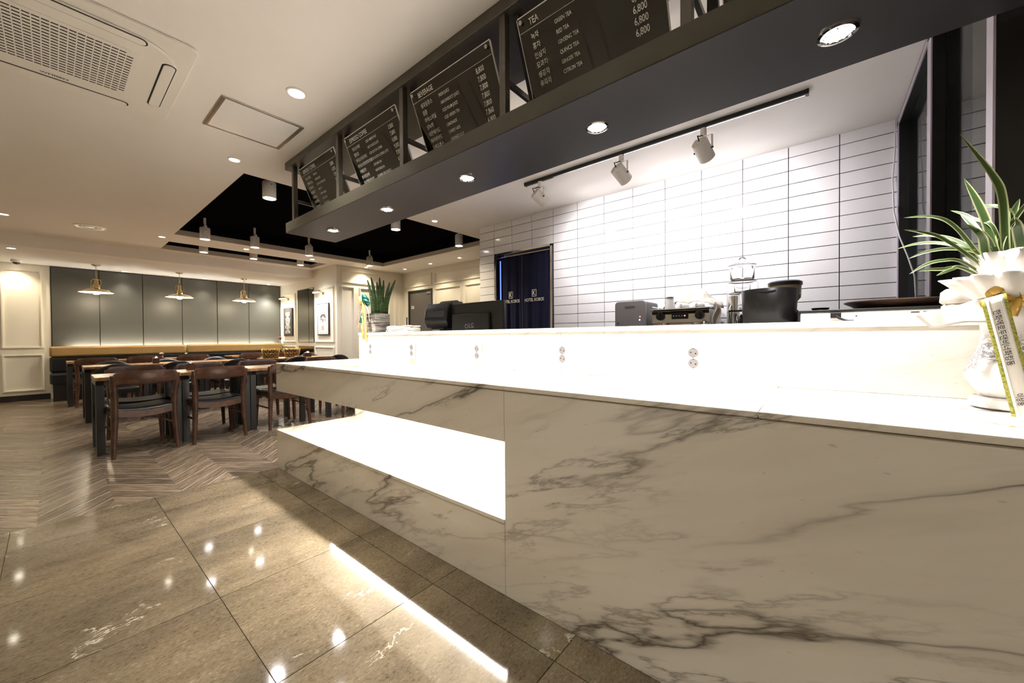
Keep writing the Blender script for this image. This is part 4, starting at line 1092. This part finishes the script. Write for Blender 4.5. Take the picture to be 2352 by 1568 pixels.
MB().grid(lambda u, v: (-.26+.012*math.sin(9*u+3*v), -.232-.045*u-.012*math.sin(6*v), .02-.17*v+.02*math.sin(5*u)), 12, 16).build('hanging_corner', 'cloth', t, smooth=80, solid=.004)
# water purifier
t = thing('water_purifier', 'grey countertop water purifier with red and blue lamps', 'water purifier', (3.45, 1.39, BZ))
MB().prism([(x, z) for x, z in rrect(-.148, .148, 0, .505, .035)], -.012, .012).build('front_cover', 'greyplastic', t, smooth=35, bevel=.004).matrix_local = Matrix(((0, 0, 1, 0), (1, 0, 0, 0), (0, 1, 0, 0), (0, 0, 0, 1)))
MB().box(.012, .36, -.14, .14, 0, .50).build('body', 'blackplastic', t, bevel=.02)
mb = MB(); put_text(mb, 'CUCKOO', .03, (-.0135, 0, .438), (0, -1, 0), (0, 0, 1), 'C', .75); mb.build('maker_lettering', 'rubber', t, fix=False)
MB().disc((-.0135, -.096, .356), .006, (-1, 0, 0), 10).build('red_lamp', 'ledred', t, fix=False)
MB().disc((-.0135, -.093, .326), .007, (-1, 0, 0), 10).build('blue_lamp', 'ledblue', t, fix=False)
MB().disc((-.0135, .118, .30), .007, (-1, 0, 0), 12).build('badge', 'chrome', t, fix=False)
# grinder
t = thing('coffee_grinder', 'coffee grinder with an amber bean hopper and dark lid', 'coffee grinder', (3.45, .212, BZ))
MB().box(-.10, .13, -.085, .085, 0, .36).build('body', 'blackplastic', t, bevel=.015)
MB().lathe([(.035, .36), (.06, .40), (.096, .45), (.100, .54), (.098, .54), (.05, .40)], 32).build('hopper', 'cream_glass', t, smooth=50)
MB().lathe([(.0, .37), (.05, .40), (.086, .448), (.088, .47), (.0, .475)], 28).build('beans', 'beans', t, smooth=50)
MB().lathe([(.0, .578), (.09, .575), (.106, .565), (.106, .542), (.0, .540)], 32).build('lid', 'blackplastic', t, smooth=40)
# cold drip tower
t = thing('drip_tower', 'tall clear glass cold drip coffee tower on the back counter', 'coffee dripper', (3.42, .48, BZ))
MB().lathe([(.0, .598), (.07, .60), (.082, .615), (.083, .70), (.094, .72), (.091, .72), (.080, .70), (.079, .615), (.0, .603)], 36).build('water_bowl', 'glassware', t, smooth=60)
MB().lathe([(.0, .722), (.096, .722), (.06, .742), (.016, .75), (.014, .757), (.026, .768), (.018, .784), (.0, .788)], 32).build('lid', 'glassware', t, smooth=60)
MB().lathe([(.0, .505), (.04, .505), (.055, .52), (.056, .575), (.053, .575), (.05, .52), (.0, .51)], 30).build('coffee_bowl', 'glassware', t, smooth=60)
MB().lathe([(.0, .42), (.016, .42), (.022, .46), (.018, .50), (.0, .50)], 20).build('valve', 'glassware', t, smooth=60)
MB().lathe([(.0, .10), (.06, .10), (.075, .16), (.055, .28), (.03, .33), (.03, .36), (.027, .36), (.05, .28), (.07, .16), (.0, .105)], 30).build('carafe', 'glassware', t, smooth=60)
for z in (.59, .50): MB().ring((0, 0, 0), .084, .094, z, z+.008, 36).build('shelf_ring', 'brushed', t)
for y in (.10, -.10): MB().tube([(.0, y, 0), (0, y, .585), (0, y*.9, .595)], .006, 8).build('stand_leg', 'glassware', t, smooth=60)
MB().cyl((0, 0, 0), (0, 0, .012), .12, n=32).build('base', 'brushed', t)
for i, (y, h) in enumerate(((.600, .52), (.625, .36))):
    t = thing('steel_pitcher', ['tall polished steel pitcher between espresso machine and drip tower', 'short polished steel pitcher in front of the tall one'][i], 'pitcher', (3.80-.12*i, y-.09*i, BZ))
    MB().lathe([(.0, 0), (.045, 0), (.05, .03), (.044, h*.8), (.048, h), (.045, h), (.04, h*.8), (.044, .03), (.0, .01)], 28).build('body', 'chrome', t, smooth=60)
    MB().tube([(-.04, .01, h*.85), (-.08, .015, h*.8), (-.08, .015, h*.4), (-.045, .01, h*.3)], .006, 8).build('handle', 'chrome', t, smooth=60)
t = thing('glass_rack', 'small wire rack with a black top bar beside the drip tower', 'rack', (3.285, .43, BZ))
for y in (-.11, .0, .11): MB().tube([(0, y, 0), (0, y, .36)], .004, 6).build('upright', 'chrome', t)
MB().box(-.008, .008, -.125, .12, .355, .368).build('top_bar', 'blackplastic', t)
for z in (.12, .26): MB().cyl((0, -.11, z), (0, .11, z), .0035, n=6).build('cross_wire', 'chrome', t)
MB().box(-.004, .004, -.12, .12, 0, .008).build('base', 'chrome', t)

# ================================================================== THINGS ON THE MARBLE COUNTER
# bin
t = thing('black_bin', 'black round tapered bin standing on the marble counter', 'bin', (2.13, .192, ZU))
def br(r, z, th): return r
MB().lathe([(.0, 0), (.100, 0), (.103, .004), (.110, .160), (.108, .162), (.104, .160), (.097, .01), (.0, .008)], 48).build('shell', 'blackplastic', t, smooth=50)
for a in (2.5, 3.14, 3.8): MB().disc((.1095*math.cos(a), .1095*math.sin(a), .140), .004, (math.cos(a), math.sin(a), 0), 8).build('rivet', 'rubber', t, fix=False)
MB().tube([(.112*math.cos(a), .112*math.sin(a), .150-.004*math.sin(PI*i/8)) for i, a in enumerate([2.9+.07*k for k in range(9)])], .002, 6).build('grip_line', 'rubber', t)
# cooker
t = thing('table_cooker', 'flat white portable cooker with a black top and vent slots', 'cooker', (2.0, -.145, ZU))
MB().box(.004, .36, -.265, .215, .004, .042).build('body', 'whiteplastic', t, bevel=.003)
MB().box(0, .365, -.27, .22, .0425, .053).build('top_plate', 'blackplastic', t, bevel=.002)
MB().box(0, .365, .2155, .224, 0, .053).build('side_rail', 'blackplastic', t, bevel=.002)
for k in range(5): MB().box(.002, .0045, -.13-.032*k, -.108-.032*k, .030, .034).build('vent_slot', 'rubber', t)
MB().disc((.0035, .04, .024), .003, (-1, 0, 0), 8).build('screw', 'rubber', t, fix=False)
MB().box(-.010, .004, .085, .118, .018, .040).build('plug', 'blackplastic', t, bevel=.002)
MB().tube([(-.008, .10, .026), (-.02, .09, .016), (-.03, .07, .006), (-.035, .05, .004)], .005, 8).build('power_cord', 'blackplastic', t, smooth=60)
t = thing('serving_tray', 'brown oval serving tray resting on the portable cooker', 'tray', (2.185, -.245, ZU+.053))
MB().lathe([(.0, 0), (.125, 0), (.150, .018), (.172, .030), (.172, .034), (.150, .024), (.120, .006), (.0, .006)], 48).build('tray_body', 'tray', t, smooth=50)
t = thing('glass_dish', 'tiny clear glass dish on the corner of the portable cooker', 'dish', (2.12, .005, ZU+.053))
MB().lathe([(.0, 0), (.025, 0), (.032, .014), (.030, .014), (.023, .003), (.0, .003)], 24).build('dish', 'glassware', t, smooth=60)
t = thing('hand_towel', 'folded white towel lying on the counter beside the flower vase', 'towel', (1.865, -.355, ZU))
def towel_fold(z0, z1, k):
    def f(r, z, a):
        c, q = abs(math.cos(a)), abs(math.sin(a)); e_ = (c**4+q**4)**-.25
        return r*e_*(1+.05*math.sin(5*a+k)+.03*math.sin(11*a+k*2))
    o = MB().lathe([(.0, z0), (.034, z0), (.040, z0+.008), (.038, z1-.01), (.030, z1), (.0, z1-.004)], 40, fn=f).build('folded_layer', 'cloth', t, smooth=80); o.scale = (1, 1.25, 1)
towel_fold(0, .052, 0); towel_fold(.048, .098, 1.4)
# monitor
t = thing('computer_monitor', 'black computer monitor seen from behind at the cash desk', 'monitor', (2.17, 2.18, .82))
MB().box(.025, .06, -.295, .295, .20, .545).build('screen_shell', 'blackplastic', t, bevel=.008)
MB().box(.0, .03, -.165, .27, .21, .455).build('rear_cover', 'blackplastic', t, bevel=.012)
mb = MB(); put_text(mb, 'LG', .055, (-.0008, .03, .335), (0, -1, 0), (0, 0, 1), 'C', .9); mb.build('maker_lettering', 'greyplastic', t, fix=False)
MB().lathe([(.014, 0), (.018, .0), (.018, .002), (.014, .002), (.014, 0)], 20).build('logo_ring', 'greyplastic', t).matrix_local = Matrix.Translation((-.002, .085, .35)) @ Matrix.Rotation(PI/2, 4, 'Y')
MB().box(.02, .055, -.03, .03, 0, .22).build('neck', 'blackplastic', t); MB().prism(rrect(-.06, .15, -.13, .13, .05), 0, .012).build('base', 'blackplastic', t)
# pos terminal
t = thing('card_terminal', 'black payment terminal with a slanted grey keypad beside the monitor', 'payment terminal', (2.235, 2.635, .82))
MB().box(-.06, .12, -.075, .095, 0, .40).build('stem', 'blackplastic', t, bevel=.01)
hd = [(-.10, .40), (-.085, .50), (-.05, .56), (.10, .58), (.13, .55), (.13, .36), (-.06, .34)]
def side_prism(poly, y0, y1):
    n = len(poly); return MB().add([(x, y0, z) for x, z in poly]+[(x, y1, z) for x, z in poly], [tuple(range(n)), tuple(range(2*n-1, n-1, -1))]+[(i, n+i, n+(i+1) % n, (i+1) % n) for i in range(n)])
side_prism(hd, -.15, .15).build('head', 'blackplastic', t, bevel=.012, smooth=40)
side_prism([(-.097, .44), (-.087, .49), (-.062, .53), (-.058, .528), (-.08, .488), (-.09, .44)], -.12, .12).build('cover_flap', mat('flap_grey', (.05, .05, .055), .25), t)
side_prism([(-.085, .23), (-.070, .33), (-.055, .33), (-.055, .23)], -.03, .075).build('keypad', 'greyplastic', t, bevel=.006)
MB().cyl((.02, -.16, .53), (.02, .02, .53), .055, n=28).build('paper_roll_cover', 'blackplastic', t, smooth=40)
# paper pile, card, pen, tray
t = thing('napkin_pile', 'pile of cream paper napkins on the counter beside the snake plant', 'napkins', (1.93, 2.80, ZU))
for k in range(7):
    o = MB().grid(lambda u, v, k=k: (-.055+.11*v, -.165+.33*u, .003*math.sin(9*u+k)+.002*math.sin(7*v+k)), 10, 4).build('sheet', 'paper', t, solid=.006, smooth=80); o.location = (random.uniform(-.006, .006), random.uniform(-.008, .008), .006+.0072*k)
t = thing('pen', 'dark pen standing behind the napkin pile', 'pen', (2.04, 2.905, ZU))
MB().cyl((0, 0, 0), (0, 0, .02), .02, .018, 14).build('holder', 'blackplastic', t); MB().cyl((0, 0, .015), (.01, .012, .128), .0045, n=8).build('barrel', 'blackplastic', t); MB().cyl((.01, .012, .128), (.0105, .0125, .134), .0065, n=10).build('ball_tip', 'blackplastic', t)
t = thing('card_holder', 'small cream card leaning by the ribbed pot', 'card', (1.87, 2.975, ZU))
MB().bar((0, 0, 0), (.02, -.012, .045), .05, .006).build('card', 'paper', t)
t = thing('pen_tray', 'low black tray behind the cream card', 'tray', (1.93, 2.990, ZU))
# (tray is kept narrow so that it clears the napkin pile)
MB().box(-.02, .06, -.012, .03, 0, .016).build('tray_body', 'blackplastic', t, bevel=.003)
# snake plant
t = thing('snake_plant', 'snake plant in a square white ribbed pot tied with ribbons', 'potted plant', (1.905, 3.15, ZU))
q = .074
MB().box(-q, q, -q, q, 0, .172).build('pot', 'pot', t, bevel=.004)
MB().box(-q+.008, q-.008, -q+.008, q-.008, .168, .1745).build('soil', 'soil', t)
for (dx, dy, h, lean, w_) in ((-.035, .050, .49, (.0, .075), .014), (-.015, .034, .51, (-.01, .045), .018), (.0, .010, .47, (.01, .030), .016), (.012, -.008, .505, (.0, .005), .017), (.022, -.022, .48, (.01, -.015), .015), (.034, -.040, .46, (.03, -.045), .016), (.048, -.050, .48, (.05, -.075), .015), (-.04, .0, .33, (-.02, .02), .018), (.0, -.045, .30, (0, -.02), .018), (.02, .03, .36, (0, .03), .018)):
    def f(u, v, dx=dx, dy=dy, h=h, lean=lean, w_=w_):
        wd = w_*(1-.25*(v-.3)**2)*(1 if v < .7 else max(.04, 1-((v-.7)/.3)**1.7)); a = (u-.5)*2
        return (dx+lean[0]*v*v+.008*(a*a)+.76*wd*a*.65, dy+lean[1]*v*v-wd*a*.76, .165+(h-.165)*v)
    MB().grid(f, 6, 14).build('leaf', 'snake', t, smooth=80, solid=.005)
def ribbon(pts, w_, m, name, par, nrm_=(-.5, -.86, 0)):
    nn = Vector(nrm_).normalized(); mb = MB(); P_ = [Vector(p) for p in pts]; vs = []
    # resample with catmull-rom
    S_ = []
    for i in range(len(P_)-1):
        p0, p1, p2, p3 = P_[max(i-1, 0)], P_[i], P_[i+1], P_[min(i+2, len(P_)-1)]
        for k in range(6):
            s = k/6; S_.append(.5*((2*p1)+(p2-p0)*s+(2*p0-5*p1+4*p2-p3)*s*s+(3*p1-p0-3*p2+p3)*s**3))
    S_.append(P_[-1])
    for i, p in enumerate(S_):
        d = (S_[min(i+1, len(S_)-1)]-S_[max(i-1, 0)]).normalized(); s = d.cross(nn).normalized()*(w_/2); vs += [p-s, p+s]
    mb.add(vs, [(2*i, 2*i+1, 2*i+3, 2*i+2) for i in range(len(S_)-1)])
    return mb.build(name, m, par, smooth=80, solid=.001)
b0 = (-.115, .05, .275)
for dy, dz, m in ((.07, .015, 'ribbon_yellow'), (-.07, .02, 'ribbon_green'), (.05, -.01, 'ribbon_yellow'), (-.05, .035, 'ribbon_green'), (-.09, -.01, 'ribbon_green'), (.03, .03, 'ribbon_white')):
    ribbon([b0, (b0[0]-.02, b0[1]+dy*.6, b0[2]+dz+.025), (b0[0], b0[1]+dy, b0[2]+dz), (b0[0]+.01, b0[1]+dy*.5, b0[2]+dz-.02), b0], .022, m, 'bow_loop', t)
for pts, w_, m in (([b0, (-.118, .06, .18), (-.118, .105, .09)], .024, 'ribbon_green'), ([b0, (-.122, .04, .17), (-.122, .015, .07)], .018, 'ribbon_green'),
                   ([b0, (-.12, .12, .17), (-.12, .165, .08)], .006, 'ribbon_pink'), ([b0, (-.124, .075, .16), (-.124, .045, .11), (-.125, .07, .05), (-.125, .03, .0), (-.125, .05, -.04)], .008, 'ribbon_white'),
                   ([b0, (-.126, .02, .12), (-.127, .005, .03), (-.128, -.002, -.03), (-.128, -.012, -.066)], .040, 'ribbon_yellow'), ([b0, (-.126, .035, .10), (-.128, .035, .0), (-.128, .045, -.05)], .026, 'ribbon_yellow'),
                   ([b0, (-.126, .04, .14), (-.13, .018, .06), (-.13, .02, -.02), (-.13, .045, -.07)], .007, 'ribbon_pink'), ([b0, (-.122, -.04, .20), (-.122, -.055, .12), (-.10, -.03, .10)], .006, 'ribbon_white'), ([b0, (-.12, .11, .2), (-.12, .115, .1), (-.12, .14, .05)], .008, 'ribbon_yellow')):
    ribbon(pts, w_, m, 'ribbon_tail', t, (-1, 0, 0) if w_ > .03 else (-.5, -.86, 0))

# ================================================================== ORCHID VASE
def smooth_prof(P, k=5):
    P = [Vector((a, b, 0)) for a, b in P]; out = []
    for i in range(len(P)-1):
        p0, p1, p2, p3 = P[max(i-1, 0)], P[i], P[i+1], P[min(i+2, len(P)-1)]
        for j in range(k):
            q = j/k; r = .5*((2*p1)+(p2-p0)*q+(2*p0-5*p1+4*p2-p3)*q*q+(3*p1-p0-3*p2+p3)*q**3); out.append((max(0, r.x), r.y))
    return out+[(P[-1].x, P[-1].y)]
VX, VY = 1.615, -.395
t = thing('orchid_vase', 'tall orchid in a white ink-painted vase wrapped in tissue and gold ribbon', 'potted plant', (VX, VY, ZL))
MB().lathe([(.0, 0), (.066, 0), (.078, .006), (.080, .026), (.072, .032), (.0, .030)], 40).build('saucer', 'porcelain', t, smooth=50)
MB().lathe([(.0, .031), (.050, .031)]+smooth_prof([(.056, .034), (.068, .050), (.083, .074), (.087, .092), (.079, .118), (.064, .158), (.058, .190), (.060, .225), (.064, .250), (.060, .285)])+[(.050, .285), (.0, .280)], 56).build('vase', 'inkvase', t, smooth=60)
def ruff(amp, k, ph): return lambda r, z, a: r*(1+amp*(z-.275)/.1*math.sin(k*a+ph)+.05*math.sin(3*a+ph))
MB().lathe([(.058, .285), (.072, .300), (.100, .330), (.118, .355)], 96, fn=lambda r, z, a: r*(1+.10*(r-.058)/.06*math.sin(14*a)+.06*(r-.058)/.06*math.sin(5*a+1))).build('tissue_skirt', 'tissue', t, smooth=80, solid=.0015)
MB().lathe([(.050, .300), (.056, .34), (.066, .385), (.074, .415)], 96, fn=lambda r, z, a: r*(1+.16*(z-.30)/.1*math.sin(9*a)+.07*math.sin(4*a+2))).build('tissue_collar', 'tissue', t, smooth=80, solid=.0015)
MB().grid(lambda u, v: (-.052-.012*v+.006*math.sin(7*u), .045+.145*u*(1-.10*v)-.015*v, .300-.045*u-.062*v*(1-.45*u)+.003*math.sin(9*u+3*v)), 14, 10).build('tissue_corner', 'tissue', t, smooth=80, solid=.0015)
MB().lathe([(.060, .280), (.063, .290), (.060, .300)], 40).build('gold_band', 'goldfab', t, smooth=60)
g0 = (-.062, .012, .292)
for dy, dz, s in ((.045, .012, .02), (-.045, .012, .02), (.055, -.012, .018), (-.05, -.01, .018), (.03, .02, .016), (-.03, .022, .016)):
    ribbon([g0, (g0[0]-.02, g0[1]+dy*.6, g0[2]+dz+.012), (g0[0]-.008, g0[1]+dy, g0[2]+dz), (g0[0]-.004, g0[1]+dy*.5, g0[2]+dz-.012), g0], s, 'goldfab', 'gold_bow_loop', t, (-.85, .5, .1))
for pts in ([g0, (-.085, .035, .265), (-.09, .055, .240)], [g0, (-.080, -.02, .25), (-.084, -.028, .20)], [g0, (-.09, .02, .268), (-.098, .028, .245)]): ribbon(pts, .016, 'goldfab', 'gold_tail', t, (-.9, .4, .1))
LEAVES = [
((1.600,-.375,1.299),(1.590,-.367,1.427),(1.580,-.348,1.495),(1.570,-.288,1.621)), ((1.600,-.355,1.308),(1.610,-.343,1.384),(1.620,-.327,1.450),(1.630,-.308,1.513)),
((1.600,-.336,1.278),(1.600,-.286,1.377),(1.600,-.244,1.413),(1.600,-.186,1.422)), ((1.600,-.331,1.290),(1.630,-.295,1.342),(1.660,-.253,1.370),(1.690,-.216,1.379)),
((1.600,-.324,1.277),(1.590,-.262,1.346),(1.580,-.222,1.368),(1.570,-.184,1.381)), ((1.600,-.311,1.306),(1.640,-.270,1.340),(1.680,-.226,1.354),(1.720,-.185,1.351)),
((1.600,-.329,1.296),(1.600,-.282,1.316),(1.600,-.235,1.315),(1.600,-.196,1.300)), ((1.600,-.299,1.278),(1.580,-.260,1.283),(1.560,-.225,1.273),(1.540,-.191,1.248)),
((1.600,-.301,1.260),(1.600,-.264,1.261),(1.600,-.241,1.263),(1.600,-.218,1.261)), ((1.600,-.297,1.262),(1.590,-.281,1.258),(1.580,-.264,1.250),(1.570,-.247,1.241)),
((1.600,-.343,1.286),(1.560,-.327,1.329),(1.520,-.302,1.351),(1.480,-.278,1.361)), ((1.600,-.401,1.283),(1.550,-.382,1.338),(1.500,-.364,1.362),(1.450,-.346,1.377)),
((1.600,-.365,1.304),(1.600,-.382,1.374),(1.600,-.390,1.404),(1.600,-.397,1.428)), ((1.600,-.353,1.364),(1.640,-.326,1.400),(1.680,-.315,1.426),(1.720,-.299,1.449)),
((1.600,-.377,1.394),(1.630,-.368,1.422),(1.660,-.348,1.434),(1.690,-.336,1.436)), ((1.600,-.378,1.346),(1.590,-.388,1.376),(1.580,-.399,1.402),(1.570,-.409,1.424)),
((1.600,-.336,1.335),(1.620,-.322,1.380),(1.640,-.315,1.403),(1.660,-.307,1.423)), ((1.600,-.351,1.311),(1.575,-.334,1.338),(1.550,-.322,1.346),(1.525,-.311,1.350))]
WIDE = {0: .024, 1: .026, 10: .026, 11: .030, 12: .020, 16: .020, 17: .022}
for i, L in enumerate(LEAVES):
    P_ = [Vector((VX, VY, 1.22))*.55+Vector((L[0][0], L[0][1], L[0][2]-.05))*.45]+[Vector(p) for p in L]; P_ = [p-Vector((VX, VY, ZL)) for p in P_]
    wd = .72*WIDE.get(i, .014); S_ = []
    for k in range(len(P_)-1):
        p0, p1, p2, p3 = P_[max(k-1, 0)], P_[k], P_[k+1], P_[min(k+2, len(P_)-1)]
        for j in range(6):
            s = j/6; S_.append(.5*((2*p1)+(p2-p0)*s+(2*p0-5*p1+4*p2-p3)*s*s+(3*p1-p0-3*p2+p3)*s**3))
    S_.append(P_[-1]); n = len(S_); mb = MB(); vs = []; uv = []
    nn = Vector((-.95, .2, .35)).normalized()
    for k, p in enumerate(S_):
        d = (S_[min(k+1, n-1)]-S_[max(k-1, 0)]).normalized(); s = d.cross(nn).normalized(); f = k/(n-1)
        ww = wd/2*(.55+.45*min(1, f*3))*(1 if f < .6 else max(.03, 1-((f-.6)/.4)**1.8))
        up = s.cross(d)
        vs += [p-s*ww+nn*ww*.35, p, p+s*ww+nn*ww*.35]; uv += [(0, f), (.5, f), (1, f)]
    mb.add(vs, [q for k in range(n-1) for q in ((3*k, 3*k+1, 3*k+4, 3*k+3), (3*k+1, 3*k+2, 3*k+5, 3*k+4))]); mb.uv = uv
    mb.build('leaf', 'leaf', t, smooth=80, fix=False)
# lettered sash leaning on the vase
t = thing('congratulation_sash', 'pale sash with green gold borders and Korean lettering leaning on the vase', 'sash', (1.50, -.355, ZL))
T0, T1, B0, B1 = Vector((-.025, .048, .286)), Vector((-.032, .010, .300)), Vector((-.050, .004, .003)), Vector((-.056, -.034, .012))
def sp(u, v):
    a = T0.lerp(T1, u); b = B0.lerp(B1, u); p = a.lerp(b, v); return p+Vector((-.006, 0, 0))*math.sin(PI*u)
def strip(u0, u1, name, m, lift=0):
    n_ = Vector((-.9, .25, .15)).normalized()*lift
    MB().grid(lambda u, v: sp(u0+(u1-u0)*u, v)+n_, 6, 16).build(name, m, t, smooth=80, solid=.0012)
strip(.0, .16, 'border', 'brocade'); strip(.16, .84, 'band', 'paper'); strip(.84, 1.0, 'border', 'brocade')
strip(.22, .27, 'silk_line', 'ribbon_white', .0015); strip(.73, .80, 'silk_line', 'ribbon_white', .0015)
mb = MB(); dn = (B0.lerp(B1, .5)-T0.lerp(T1, .5)).normalized(); rt = (T1-T0).normalized(); fwd = Vector((-.9, .25, .15)).normalized()
o = sp(.34, .12)+fwd*.004
put_text(mb, '한화에로두댄비너화킹동', .0135, o, dn, rt, 'L', 1.0)
mb.build('lettering', 'rubber', t, fix=False); mb = MB()
put_text(mb, '이상웅', .0135, sp(.34, .82)+fwd*.004, dn, rt, 'L', .78)
mb.build('lettering', 'rubber', t, fix=False)
# hanging cable
o = tag(MB().tube([(3.885, -.408, 2.63), (3.875, -.405, 2.40), (3.885, -.395, 2.20), (3.84, -.398, 1.95), (3.60, -.40, 1.73), (3.30, -.40, 1.56), (3.05, -.40, 1.40), (2.95, -.395, 1.20), (3.0, -.36, .93), (3.3, -.30, .905)], .0045, 8).build('hanging_cable', 'outlet', smooth=60), 'thin white cable hanging from the ceiling corner beside the dark partition', 'cable')
